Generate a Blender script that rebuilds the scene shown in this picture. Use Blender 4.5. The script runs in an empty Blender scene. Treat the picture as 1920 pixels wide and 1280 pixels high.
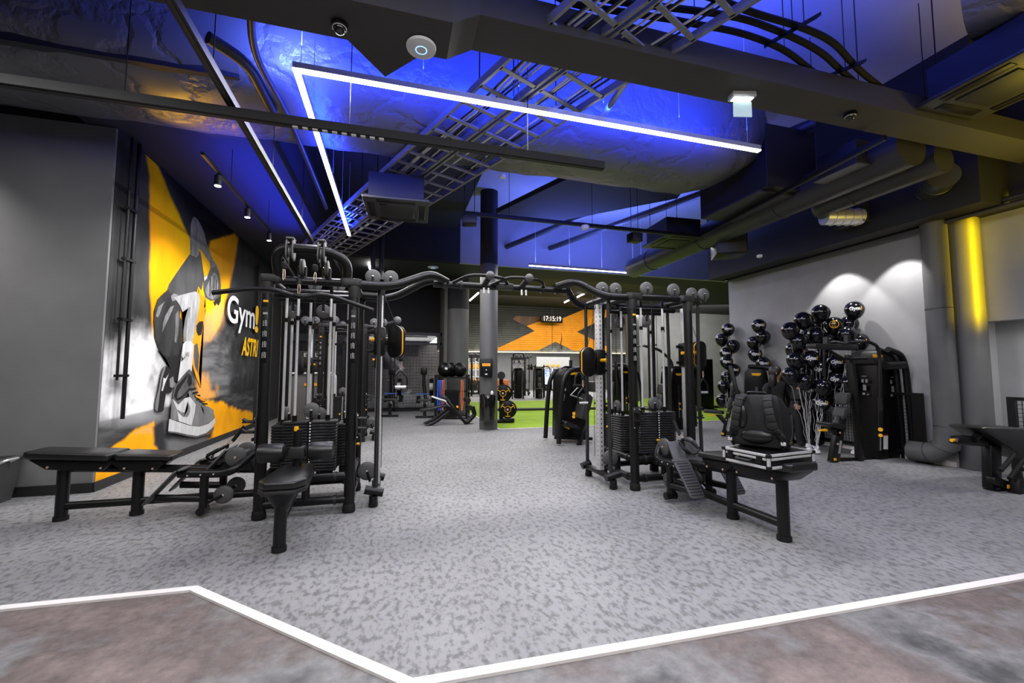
import bpy, bmesh, math, random
import numpy as np
from mathutils import Vector, Matrix
random.seed(11)
SC = bpy.context.scene
COL = SC.collection
PI = math.pi
V = Vector

# ------------------------------------------------------------------ camera survey
CAM_H = 1.3
PITCH = math.radians(4.0192)
YAW = math.radians(15.728)
FPX = 797.0

def view_ray(px, py):
    x = (px-960)/FPX; y = -(py-640)/FPX
    f = math.cos(PITCH)-y*math.sin(PITCH); u = math.sin(PITCH)+y*math.cos(PITCH)
    return V((x*math.cos(YAW)+f*math.sin(YAW), -x*math.sin(YAW)+f*math.cos(YAW), u))
def on_z(px, py, z):
    r = view_ray(px, py); t = (z-CAM_H)/r.z
    return V((r.x*t, r.y*t, z))
def on_x(px, py, x):
    r = view_ray(px, py); t = x/r.x
    return V((x, r.y*t, CAM_H+r.z*t))
def on_y(px, py, y):
    r = view_ray(px, py); t = y/r.y
    return V((r.x*t, y, CAM_H+r.z*t))
def at_depth(px, py, d):
    r = view_ray(px, py); t = d/(r.x*math.sin(YAW)+r.y*math.cos(YAW))
    return V((r.x*t, r.y*t, CAM_H+r.z*t))
def to_photo(y, z, x):          # numpy arrays -> photo pixels
    zz = z-CAM_H
    xr = x*math.cos(YAW)-y*math.sin(YAW); d = x*math.sin(YAW)+y*math.cos(YAW)
    dz = d*math.cos(PITCH)+zz*math.sin(PITCH); u = -d*math.sin(PITCH)+zz*math.cos(PITCH)
    return 960+FPX*xr/dz, 640-FPX*u/dz

# ------------------------------------------------------------------ materials
MATS = {}
def mat(name, col, rough=.5, metal=0., var=0., vscale=8., bump=0., bscale=60., emit=None, estr=0., coat=0., spec=None, alpha=1., trans=0.):
    if name in MATS: return MATS[name]
    m = bpy.data.materials.new(name); m.use_nodes = True
    nt = m.node_tree; b = nt.nodes['Principled BSDF']
    c = (col[0], col[1], col[2], 1) if not isinstance(col, (int, float)) else (col, col, col, 1)
    b.inputs['Base Color'].default_value = c
    b.inputs['Roughness'].default_value = rough; b.inputs['Metallic'].default_value = metal
    if coat: b.inputs['Coat Weight'].default_value = coat; b.inputs['Coat Roughness'].default_value = .08
    if spec is not None: b.inputs['Specular IOR Level'].default_value = spec
    if trans: b.inputs['Transmission Weight'].default_value = trans
    if alpha < 1: b.inputs['Alpha'].default_value = alpha
    if emit is not None:
        b.inputs['Emission Color'].default_value = (*emit, 1); b.inputs['Emission Strength'].default_value = estr
    if var or bump:
        tc = nt.nodes.new('ShaderNodeTexCoord')
    if var:
        n = nt.nodes.new('ShaderNodeTexNoise'); n.inputs['Scale'].default_value = vscale; n.inputs['Detail'].default_value = 5
        nt.links.new(tc.outputs['Object'], n.inputs['Vector'])
        r = nt.nodes.new('ShaderNodeValToRGB')
        r.color_ramp.elements[0].position = .3; r.color_ramp.elements[1].position = .7
        r.color_ramp.elements[0].color = (*[v*(1-var) for v in c[:3]], 1)
        r.color_ramp.elements[1].color = (*[min(1, v*(1+var)) for v in c[:3]], 1)
        nt.links.new(n.outputs['Fac'], r.inputs['Fac']); nt.links.new(r.outputs['Color'], b.inputs['Base Color'])
    if bump:
        n2 = nt.nodes.new('ShaderNodeTexNoise'); n2.inputs['Scale'].default_value = bscale; n2.inputs['Detail'].default_value = 4
        nt.links.new(tc.outputs['Object'], n2.inputs['Vector'])
        bp = nt.nodes.new('ShaderNodeBump'); bp.inputs['Strength'].default_value = bump; bp.inputs['Distance'].default_value = .02
        nt.links.new(n2.outputs['Fac'], bp.inputs['Height']); nt.links.new(bp.outputs['Normal'], b.inputs['Normal'])
    MATS[name] = m
    return m

BLACK = mat('black_powder_coat', .0055, .36, var=.15, vscale=30, spec=.3)
BLACK2 = mat('black_plastic', .004, .36, var=.1, vscale=20, spec=.22)
DARK = mat('charcoal_paint', .018, .45, var=.1, spec=.35)
VINYL = mat('black_vinyl', .009, .33, spec=.5, bump=.08, bscale=220)
GVINYL = mat('grey_vinyl', .03, .5, spec=.35, bump=.08, bscale=220)
RUBBER = mat('black_rubber', .007, .75, spec=.3, bump=.1, bscale=300)
PULLEY = mat('grey_pulley_plastic', .075, .5, var=.1, vscale=40)
PLATE = mat('weight_plate_steel', .02, .32, .2, var=.25, vscale=12, spec=.5)
STEEL = mat('chromed_steel', .7, .3, .45, var=.05)
SILVER = mat('brushed_aluminium', .72, .36, .6, var=.08, vscale=90)
ALU = mat('anodised_rail', .55, .45, .35, var=.08, vscale=60)
YEL = mat('yellow_plastic', (.85, .42, .0), .4, var=.08)
ORANGE = mat('orange_label', (.9, .36, .01), .5, var=.06)
WHITE = mat('white_print', .75, .5, var=.04)
GREYP = mat('grey_print', .3, .5, var=.06)
COPPER = mat('warm_steel_clip', (.72, .52, .42), .3, .6, var=.08)
RED = mat('red_print', (.6, .06, .02), .5, var=.05)
CABLE = mat('black_cable', .008, .5, var=.1)
LEDM = mat('led_diffuser', .9, .5, emit=(1., .98, .95), estr=9.)
LENS = mat('lamp_lens', .9, .4, emit=(1., .95, .88), estr=30.)
BALLOON = mat('black_balloon_rubber', (.0035, .0035, .006), .14, var=.1, spec=.65)
RIBBON = mat('white_ribbon', .7, .5, var=.08)
TISSUE = mat('white_tissue', .75, .8, var=.08)
SKIN = mat('skin', (.42, .24, .17), .55, var=.1, vscale=20)
HAIR = mat('dark_hair', (.012, .008, .006), .5, var=.3, vscale=60)
CLOTH = mat('black_cloth', .008, .85, bump=.2, bscale=120)
CANVAS = mat('black_backpack_fabric', .007, spec=.2, rough=.75, var=.2, bump=.25, bscale=260)
CANVAS2 = mat('grey_backpack_fabric', .018, spec=.25, rough=.7, var=.2, bump=.25, bscale=260)

# ------------------------------------------------------------------ mesh builder
class MB:
    def __init__(s): s.v = []; s.f = []; s.m = []
    def add(s, vs, fs, mi=0):
        o = len(s.v); s.v += [tuple(v) for v in vs]
        for f in fs: s.f.append(tuple(i+o for i in f)); s.m.append(mi)
        return s
    def bm(s, bm, mi=0, mx=None):
        bm.verts.index_update()
        vs = [(mx @ v.co) if mx else v.co.copy() for v in bm.verts]
        s.add(vs, [[v.index for v in f.verts] for f in bm.faces], mi); bm.free(); return s
    def box(s, c, size, rot=None, bev=0., seg=2, mi=0):
        bm = bmesh.new(); bmesh.ops.create_cube(bm, size=1)
        for v in bm.verts: v.co = V((v.co.x*size[0], v.co.y*size[1], v.co.z*size[2]))
        if bev > 0:
            bmesh.ops.bevel(bm, geom=bm.edges[:], offset=min(bev, min(size)*.49), segments=seg, profile=.5, affect='EDGES')
        mx = Matrix.Translation(V(c)) @ (rot.to_4x4() if rot is not None else Matrix.Identity(4))
        return s.bm(bm, mi, mx)
    def cyl(s, p0, p1, r, r1=None, n=16, mi=0, cap=True):
        p0 = V(p0); p1 = V(p1); r1 = r if r1 is None else r1
        d = (p1-p0).normalized(); a = d.orthogonal().normalized(); b = d.cross(a)
        vs = []
        for p, q in ((p0, r), (p1, r1)):
            for i in range(n):
                t = 2*PI*i/n; vs.append(p+a*math.cos(t)*q+b*math.sin(t)*q)
        fs = [(i, (i+1) % n, n+(i+1) % n, n+i) for i in range(n)]
        if cap: fs += [tuple(range(n-1, -1, -1)), tuple(range(n, 2*n))]
        return s.add(vs, fs, mi)
    def disc(s, c, axis, r, t, n=28, mi=0, bev=.15):
        c = V(c); a = V(axis).normalized()
        return s.lathe([(r*(1-bev), -t/2), (r, -t/2+t*.25), (r, t/2-t*.25), (r*(1-bev), t/2)], c, a, n, mi, True)
    def lathe(s, prof, c=(0, 0, 0), axis=(0, 0, 1), n=24, mi=0, cap=True):
        c = V(c); d = V(axis).normalized(); a = d.orthogonal().normalized(); b = d.cross(a)
        vs = []; fs = []
        for r, z in prof:
            for i in range(n):
                t = 2*PI*i/n; vs.append(c+d*z+a*math.cos(t)*r+b*math.sin(t)*r)
        for k in range(len(prof)-1):
            for i in range(n):
                fs.append((k*n+i, k*n+(i+1) % n, (k+1)*n+(i+1) % n, (k+1)*n+i))
        if cap: fs += [tuple(range(n-1, -1, -1)), tuple(range((len(prof)-1)*n, len(prof)*n))]
        return s.add(vs, fs, mi)
    def tube(s, pts, r, n=10, fillet=0., mi=0, closed=False, cap=True, rs=None):
        pts = [V(p) for p in pts]
        if fillet > 0:
            out = []; N = len(pts)
            for i, p in enumerate(pts):
                if not closed and i in (0, N-1): out.append(p); continue
                a = pts[i-1]; b = pts[(i+1) % N]
                la = (a-p).length; lb = (b-p).length; q = min(fillet, la*.48, lb*.48)
                A = p+(a-p).normalized()*q; B = p+(b-p).normalized()*q
                for k in range(7):
                    t = k/6; out.append(A*(1-t)**2+p*2*t*(1-t)+B*t*t)
            pts = out
        N = len(pts); vs = []; fs = []
        tans = []
        for i in range(N):
            if closed: t = pts[(i+1) % N]-pts[i-1]
            else: t = pts[min(i+1, N-1)]-pts[max(i-1, 0)]
            tans.append(t.normalized())
        a = tans[0].orthogonal().normalized()
        for i in range(N):
            t = tans[i]; a = (a-t*a.dot(t))
            a = a.normalized() if a.length > 1e-6 else t.orthogonal().normalized()
            b = t.cross(a); q = rs[i] if rs else r
            for k in range(n):
                w = 2*PI*k/n; vs.append(pts[i]+a*math.cos(w)*q+b*math.sin(w)*q)
        for i in range(N if closed else N-1):
            j = (i+1) % N
            for k in range(n): fs.append((i*n+k, i*n+(k+1) % n, j*n+(k+1) % n, j*n+k))
        if cap and not closed: fs += [tuple(range(n-1, -1, -1)), tuple(range((N-1)*n, N*n))]
        return s.add(vs, fs, mi)
    def ball(s, c, r, nu=16, nv=10, sc=(1, 1, 1), mi=0, rot=None):
        c = V(c); vs = []; fs = []
        for j in range(1, nv):
            p = PI*j/nv
            for i in range(nu):
                t = 2*PI*i/nu
                q = V((r*sc[0]*math.sin(p)*math.cos(t), r*sc[1]*math.sin(p)*math.sin(t), r*sc[2]*math.cos(p)))
                vs.append(c+(rot @ q if rot else q))
        top = len(vs); q = V((0, 0, r*sc[2])); vs.append(c+(rot @ q if rot else q)); vs.append(c-(rot @ q if rot else q))
        for j in range(nv-2):
            for i in range(nu): fs.append((j*nu+i, (j+1)*nu+i, (j+1)*nu+(i+1) % nu, j*nu+(i+1) % nu))
        for i in range(nu):
            fs.append((top, i, (i+1) % nu)); b = (nv-2)*nu; fs.append((top+1, b+(i+1) % nu, b+i))
        return s.add(vs, fs, mi)
    def prism(s, poly, ext, mi=0, bev=0., seg=2):
        """poly: 3-D points of a flat outline, ext: extrusion vector"""
        bm = bmesh.new(); e = V(ext)
        vs = [bm.verts.new(V(p)) for p in poly]; f = bm.faces.new(vs)
        r = bmesh.ops.extrude_face_region(bm, geom=[f])
        bmesh.ops.translate(bm, vec=e, verts=[g for g in r['geom'] if isinstance(g, bmesh.types.BMVert)])
        bmesh.ops.recalc_face_normals(bm, faces=bm.faces[:])
        if bev > 0:
            bmesh.ops.bevel(bm, geom=bm.edges[:], offset=bev, segments=seg, profile=.5, affect='EDGES', clamp_overlap=True)
        return s.bm(bm, mi)
    def torus(s, c, axis, R, r, n=24, m=8, mi=0):
        c = V(c); d = V(axis).normalized(); a = d.orthogonal().normalized(); b = d.cross(a)
        return s.tube([c+a*math.cos(2*PI*i/n)*R+b*math.sin(2*PI*i/n)*R for i in range(n)], r, m, closed=True, mi=mi)
    def grid(s, o, u, v, nu, nv, w, t, mi=0):
        """wire mesh panel: origin o, edge vectors u, v"""
        o = V(o); u = V(u); v = V(v); nrm = u.cross(v).normalized()
        for i in range(nu+1):
            p = o+u*(i/nu); s._bar(p, p+v, w, t, nrm, mi)
        for j in range(nv+1):
            p = o+v*(j/nv); s._bar(p, p+u, w, t, nrm, mi)
        return s
    def _bar(s, p, q, w, t, nrm, mi=0):
        d = (q-p).normalized(); a = nrm.cross(d).normalized()*w/2; b = nrm*t/2
        vs = [p-a-b, p+a-b, p+a+b, p-a+b, q-a-b, q+a-b, q+a+b, q-a+b]
        return s.add(vs, [(0, 1, 5, 4), (1, 2, 6, 5), (2, 3, 7, 6), (3, 0, 4, 7), (3, 2, 1, 0), (4, 5, 6, 7)], mi)
    def build(s, name, m, parent=None, smooth=True, angle=40, off=None):
        me = bpy.data.meshes.new(name)
        vs = s.v
        if off is not None: vs = [(v[0]-off[0], v[1]-off[1], v[2]-off[2]) for v in vs]
        me.from_pydata(vs, [], s.f)
        for mm in (m if isinstance(m, (list, tuple)) else [m]): me.materials.append(mm)
        if len(me.materials) > 1: me.polygons.foreach_set('material_index', s.m)
        bm = bmesh.new(); bm.from_mesh(me); bmesh.ops.recalc_face_normals(bm, faces=bm.faces[:]); bm.to_mesh(me); bm.free()
        if smooth and len(me.polygons):
            me.polygons.foreach_set('use_smooth', [True]*len(me.polygons)); me.set_sharp_from_angle(angle=math.radians(angle))
        me.update()
        o = bpy.data.objects.new(name, me); COL.objects.link(o)
        if parent is not None: o.parent = parent
        return o

def R(axis, deg): return Matrix.Rotation(math.radians(deg), 3, axis)
def tag(o, label, cat, group=None):
    o['label'] = label; o['category'] = cat
    if group: o['group'] = group
    return o
def thing(name, label, cat, loc=(0, 0, 0), rz=0., group=None):
    o = bpy.data.objects.new(name, None); COL.objects.link(o); o.empty_display_size = .1
    o.location = loc; o.rotation_euler = (0, 0, math.radians(rz))
    return tag(o, label, cat, group)
def struct(o):
    o['kind'] = 'structure'; return o
def lab(o, label): o['label'] = label; return o
def copy_tree(o, parent=None):
    c = o.copy(); COL.objects.link(c)
    if parent is not None: c.parent = parent
    for ch in list(o.children): copy_tree(ch, c)
    return c
def text_mesh(body, size=1., extrude=0., shear=0., xs=1., bold=0.):
    cu = bpy.data.curves.new('lettering', 'FONT'); cu.body = body; cu.size = size; cu.extrude = extrude
    cu.align_x = 'CENTER'; cu.align_y = 'CENTER'; cu.shear = shear; cu.offset = bold
    ob = bpy.data.objects.new('lettering', cu); COL.objects.link(ob)
    dg = bpy.context.evaluated_depsgraph_get(); dg.update()
    me = bpy.data.meshes.new_from_object(ob.evaluated_get(dg))
    bpy.data.objects.remove(ob); bpy.data.curves.remove(cu)
    if xs != 1.:
        for v in me.vertices: v.co.x *= xs
    return me
def text_obj(name, body, size, origin, ux, uy, m, parent=None, off=(0, 0, 0), **k):
    """flat lettering: origin (centre), unit vectors along the line and up"""
    me = text_mesh(body, size, **k); o = V(origin); ux = V(ux).normalized(); uy = V(uy).normalized(); un = ux.cross(uy)
    for v in me.vertices: v.co = o+ux*v.co.x+uy*v.co.y+un*(.002+v.co.z)-V(off)
    me.materials.clear(); me.materials.append(m)
    ob = bpy.data.objects.new(name, me); COL.objects.link(ob)
    if parent is not None: ob.parent = parent
    return ob
def spot(name, loc, target, power, col=(1, .95, .88), size=.05, ang=60, blend=.4):
    l = bpy.data.lights.new(name, 'SPOT'); l.energy = power; l.color = col; l.shadow_soft_size = size
    l.spot_size = math.radians(ang); l.spot_blend = blend
    o = bpy.data.objects.new(name, l); COL.objects.link(o); o.location = loc
    o.rotation_euler = (V(target)-V(loc)).to_track_quat('-Z', 'Y').to_euler(); return o
def area(name, loc, target, power, sx, sy, col=(1, 1, 1), up='Y', spread=180):
    l = bpy.data.lights.new(name, 'AREA'); l.energy = power; l.color = col; l.shape = 'RECTANGLE'; l.size = sx; l.size_y = sy
    l.spread = math.radians(spread)
    o = bpy.data.objects.new(name, l); COL.objects.link(o); o.location = loc
    o.rotation_euler = (V(target)-V(loc)).to_track_quat('-Z', up).to_euler(); return o
def lamp(name, loc, power, col=(1, 1, 1), size=.1):
    l = bpy.data.lights.new(name, 'POINT'); l.energy = power; l.color = col; l.shadow_soft_size = size
    o = bpy.data.objects.new(name, l); COL.objects.link(o); o.location = loc; return o
def rrect(w, h, r, n=5):
    out = []
    for cx, cy, a0 in ((w/2-r, h/2-r, 0), (-w/2+r, h/2-r, 90), (-w/2+r, -h/2+r, 180), (w/2-r, -h/2+r, 270)):
        for i in range(n+1):
            a = math.radians(a0+90*i/n); out.append((cx+r*math.cos(a), cy+r*math.sin(a)))
    return out
# ------------------------------------------------------------------ camera
cam = bpy.data.cameras.new('camera'); cam.sensor_width = 36; cam.lens = FPX/1920*36; cam.clip_end = 200
co = bpy.data.objects.new('camera', cam); COL.objects.link(co)
co.location = (0, 0, CAM_H); co.rotation_euler = (PI/2+PITCH, 0, -YAW)
SC.camera = co
SC.view_settings.view_transform = 'Standard'; SC.view_settings.look = 'None'
SC.view_settings.gamma = 1; SC.view_settings.exposure = 0.0; SC.view_settings.use_curve_mapping = False
w = bpy.data.worlds.new('night'); SC.world = w; w.use_nodes = True
w.node_tree.nodes['Background'].inputs[0].default_value = (.01, .012, .02, 1); w.node_tree.nodes['Background'].inputs[1].default_value = .25
SC.cycles.use_denoising = True
SC.cycles.max_bounces = 6; SC.cycles.diffuse_bounces = 3; SC.cycles.glossy_bounces = 3; SC.cycles.transmission_bounces = 4
SC.cycles.sample_clamp_indirect = 4; SC.cycles.caustics_reflective = False; SC.cycles.caustics_refractive = False

# ------------------------------------------------------------------ room materials
def node_mat(name):
    m = bpy.data.materials.new(name); m.use_nodes = True; nt = m.node_tree
    return m, nt, nt.nodes['Principled BSDF'], nt.nodes.new('ShaderNodeTexCoord')
def noise(nt, tc, scale, detail=4, rough=.5, vec=None, out='Object'):
    n = nt.nodes.new('ShaderNodeTexNoise'); n.inputs['Scale'].default_value = scale; n.inputs['Detail'].default_value = detail
    n.inputs['Roughness'].default_value = rough
    nt.links.new(vec if vec is not None else tc.outputs[out], n.inputs['Vector']); return n.outputs['Fac']
def ramp(nt, fac, stops):
    r = nt.nodes.new('ShaderNodeValToRGB'); e = r.color_ramp.elements
    while len(e) < len(stops): e.new(.5)
    for k, (p, c) in enumerate(stops):
        e[k].position = p; e[k].color = (*c, 1) if not isinstance(c, (int, float)) else (c, c, c, 1)
    nt.links.new(fac, r.inputs['Fac']); return r.outputs['Color']
def mix(nt, fac, a, b, mode='MIX'):
    m = nt.nodes.new('ShaderNodeMix'); m.data_type = 'RGBA'; m.blend_type = mode
    if isinstance(fac, (int, float)): m.inputs[0].default_value = fac
    else: nt.links.new(fac, m.inputs[0])
    for s, i in ((a, 6), (b, 7)):
        if isinstance(s, tuple): m.inputs[i].default_value = (*s, 1)
        else: nt.links.new(s, m.inputs[i])
    return m.outputs[2]
def bump(nt, b, h, st, dist=.01):
    p = nt.nodes.new('ShaderNodeBump'); p.inputs['Strength'].default_value = st; p.inputs['Distance'].default_value = dist
    nt.links.new(h, p.inputs['Height']); nt.links.new(p.outputs['Normal'], b.inputs['Normal'])

RUBBER_FLOOR, nt, b, tc = node_mat('speckled_rubber_floor')
mp = nt.nodes.new('ShaderNodeMapping'); mp.inputs['Scale'].default_value = (1.7, 1., 1.); nt.links.new(tc.outputs['Object'], mp.inputs['Vector'])
n1 = noise(nt, tc, 17, 3, .62, mp.outputs['Vector'])
base = ramp(nt, n1, [(.33, .11), (.43, .16), (.5, .225), (.7, .25)])
big = ramp(nt, noise(nt, tc, 1.3, 3), [(.3, .86), (.7, 1.08)])
nt.links.new(mix(nt, 1., base, big, 'MULTIPLY'), b.inputs['Base Color'])
b.inputs['Roughness'].default_value = .62; bump(nt, b, noise(nt, tc, 90, 3), .15, .004)

CONCRETE, nt, b, tc = node_mat('stained_concrete')
c1 = ramp(nt, noise(nt, tc, 1.1, 6, .6), [(.36, (.07, .07, .07)), (.45, (.19, .188, .185)), (.53, (.13, .105, .097)), (.64, (.22, .175, .16))])
c2 = ramp(nt, noise(nt, tc, 16, 6, .7), [(.3, .62), (.7, 1.15)])
nt.links.new(mix(nt, 1., c1, c2, 'MULTIPLY'), b.inputs['Base Color']); b.inputs['Roughness'].default_value = .55
bump(nt, b, noise(nt, tc, 30, 5), .1)

TURF, nt, b, tc = node_mat('green_turf')
t1 = ramp(nt, noise(nt, tc, 60, 5, .7), [(.3, (.13, .26, .003)), (.7, (.34, .5, .015))])
nt.links.new(mix(nt, 1., t1, ramp(nt, noise(nt, tc, 1.5, 3), [(.3, .8), (.7, 1.1)]), 'MULTIPLY'), b.inputs['Base Color'])
b.inputs['Roughness'].default_value = .9; bump(nt, b, noise(nt, tc, 200, 3), .6)

def wall_mat(name, col, sc=2.):
    m, nt, b, tc = node_mat(name)
    c = ramp(nt, noise(nt, tc, sc, 4), [(.3, tuple(v*.9 for v in col)), (.7, tuple(v*1.08 for v in col))])
    nt.links.new(c, b.inputs['Base Color']); b.inputs['Roughness'].default_value = .75
    bump(nt, b, noise(nt, tc, 120, 3), .06); return m
WALL_DARK = wall_mat('dark_grey_wall', (.16, .16, .158))
WALL_GREY = wall_mat('grey_wall', (.3, .3, .305))
WALL_BLACK = wall_mat('black_wall', (.012, .012, .013))
CEIL = wall_mat('raw_concrete_ceiling', (.36, .36, .4), .8)
CEIL_DARK = wall_mat('black_painted_ceiling', (.012, .012, .015), .8)
SOFFIT = wall_mat('dark_soffit_paint', (.024, .024, .034), .8)
BEAMM = wall_mat('grey_painted_beam', (.055, .053, .05), 1.5)
WHITE_TRIM = mat('white_metal_strip', (.78, .74, .71), .4, var=.04)
BLACK_TRIM = mat('black_skirting', .012, .5, var=.1)

FOIL, nt, b, tc = node_mat('wrinkled_foil_insulation')
b.inputs['Base Color'].default_value = (.16, .16, .17, 1); b.inputs['Metallic'].default_value = .3; b.inputs['Roughness'].default_value = .45
wv = nt.nodes.new('ShaderNodeTexVoronoi'); wv.feature = 'DISTANCE_TO_EDGE'; wv.inputs['Scale'].default_value = 2.6
nz = nt.nodes.new('ShaderNodeTexNoise'); nz.inputs['Scale'].default_value = 2.2; nz.inputs['Detail'].default_value = 6
nt.links.new(tc.outputs['Object'], nz.inputs['Vector'])
nt.links.new(mix(nt, .55, tc.outputs['Object'], nz.outputs['Color']), wv.inputs['Vector'])
bump(nt, b, mix(nt, .45, ramp(nt, wv.outputs['Distance'], [(0, 0.), (.12, 1.)]), nz.outputs['Fac']), .55, .04)
DUCT = mat('grey_painted_duct', .05, .4, .3, var=.12, vscale=3)
DUCT_DARK = mat('dark_painted_duct', .018, .45, .2, var=.12, vscale=3)
TRAY = mat('galvanised_tray', .3, .45, .5, var=.1)

# ------------------------------------------------------------------ floor
def flat(name, pts, z0, z1, m):
    return struct(MB().prism([V((p[0], p[1], z0)) for p in pts], (0, 0, z1-z0)).build(name, m))
flat('floor', [(-9, -4), (26, -4), (26, 34), (-9, 34)], -.1, 0, CONCRETE)
edge = [(-9, 3.28), (-2.04, 3.09), (-1.116, 3.05), (.1, 1.9), (3.87, 1.8), (9, 1.66)]
flat('floor_rubber', edge+[(26, 1.2), (26, 9.32), (2.33, 9.32), (2.33, 17.9), (26, 17.9), (26, 33.9), (-9, 33.9)], 0, .008, RUBBER_FLOOR)
flat('floor_turf', [(2.33, 9.32), (26, 9.32), (26, 17.9), (2.33, 17.9)], 0, .016, TURF)
k = 0
for (a, bb) in zip(edge[:-1], edge[1:]):
    k += 1
    d = (V((*bb, 0))-V((*a, 0))).normalized(); n_ = V((-d.y, d.x, 0))*.026
    struct(MB().prism([V((*a, 0))-n_-d*.011, V((*bb, 0))-n_+d*.011, V((*bb, 0))+n_+d*.011, V((*a, 0))+n_-d*.011], (0, 0, .012+.0006*k)).build('trim_%d' % k, WHITE_TRIM))
for (x0, y0, x1, y1) in ((2.31, 9.3, 26, 9.34), (2.31, 9.34, 2.35, 17.9), (2.35, 17.88, 26, 17.92)):
    k += 1
    struct(MB().box(((x0+x1)/2, (y0+y1)/2, .011), (x1-x0, y1-y0, .022)).build('trim_%d' % k, WHITE_TRIM))

# ------------------------------------------------------------------ walls
def slab(name, lo, hi, m):
    c = [(lo[i]+hi[i])/2 for i in range(3)]; s = [hi[i]-lo[i] for i in range(3)]
    return struct(MB().box(c, s).build(name, m, smooth=False))
MX = -3.05                       # plane of the mural wall
slab('wall_left_return', (-9, 5.70, 0), (MX-.021, 5.735, 4.06), WALL_DARK)
slab('wall_left', (MX-.25, 5.735, 0), (MX-.03, 15, 4.07), WALL_BLACK)
slab('baseboard_left_return', (-9, 5.68, 0), (MX-.02, 5.70, .11), BLACK_TRIM)
slab('baseboard_left', (MX-.02, 5.7, 0), (MX+.0, 14.3, .11), BLACK_TRIM)
slab('wall_right', (7.39, 3.82, 0), (7.6, 7.93, 3.36), WALL_GREY)
slab('wall_right_lintel', (7.6, -4, 1.96), (7.8, 3.86, 3.36), WALL_GREY)
slab('wall_right_recess', (8.1, -4, 0), (8.2, 3.9, 2.2), WALL_GREY)
slab('wall_right_jamb', (7.6, 3.86, 0), (8.15, 3.96, 2.2), WALL_GREY)
slab('wall_right_top', (7.39, -4, 3.36), (7.6, 7.93, 5.6), CEIL_DARK)
slab('baseboard_right', (7.37, 4.0, 0), (7.39, 7.93, .07), WHITE_TRIM)
slab('wall_right_end', (7.6, 7.83, 0), (26, 7.93, 5.6), WALL_BLACK)
slab('wall_front', (-9, -4.1, 0), (26, -4, 5.6), WALL_DARK)
slab('wall_far_left', (-9.1, -4, 0), (-9, 5.7, 5.6), WALL_DARK)
slab('wall_back', (-9, 30, 0), (26, 30.2, 5.6), WALL_GREY)
slab('wall_back_right', (11.2, 18, 0), (26, 18.15, 4.6), WALL_GREY)
slab('wall_back_left', (-3.3, 15.2, 2.6), (1.8, 15.4, 5.6), WALL_BLACK)
slab('wall_back_pier', (1.62, 13.9, 0), (1.95, 15.4, 5.6), WALL_DARK)
slab('wall_back_upper', (2.0, 18.2, 3.9), (26, 18.4, 5.6), WALL_BLACK)
slab('ceiling', (-9.1, -4.1, 5.5), (26, 34, 5.7), CEIL)
slab('ceiling_soffit_left', (MX-.3, 4.4, 4.07), (-1.45, 15.2, 5.5), SOFFIT)
slab('ceiling_soffit_front', (-9, -4, 4.95), (-1.6, 2.6, 5.5), CEIL_DARK)
slab('ceiling_soffit_right', (6.85, 3.3, 3.36), (7.39, 7.93, 5.5), CEIL_DARK)
slab('ceiling_far', (1.9, 20, 2.95), (26, 30, 3.05), WALL_GREY)
slab('ceiling_shade_sheet_back_left', (-1.45, 7.2, 5.1), (1.6, 11.2, 5.2), CEIL_DARK)  # added dark sheet imitating the unlit ceiling at back left
slab('ceiling_downstand_left_shaded', (-3.3, 11.15, 4.2), (1.7, 11.2, 5.5), CEIL_DARK)  # left half coloured black to stand for shade, away from the blue light
slab('ceiling_back', (-3.3, 11.3, 4.2), (26, 17.85, 4.3), CEIL_DARK)
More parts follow.
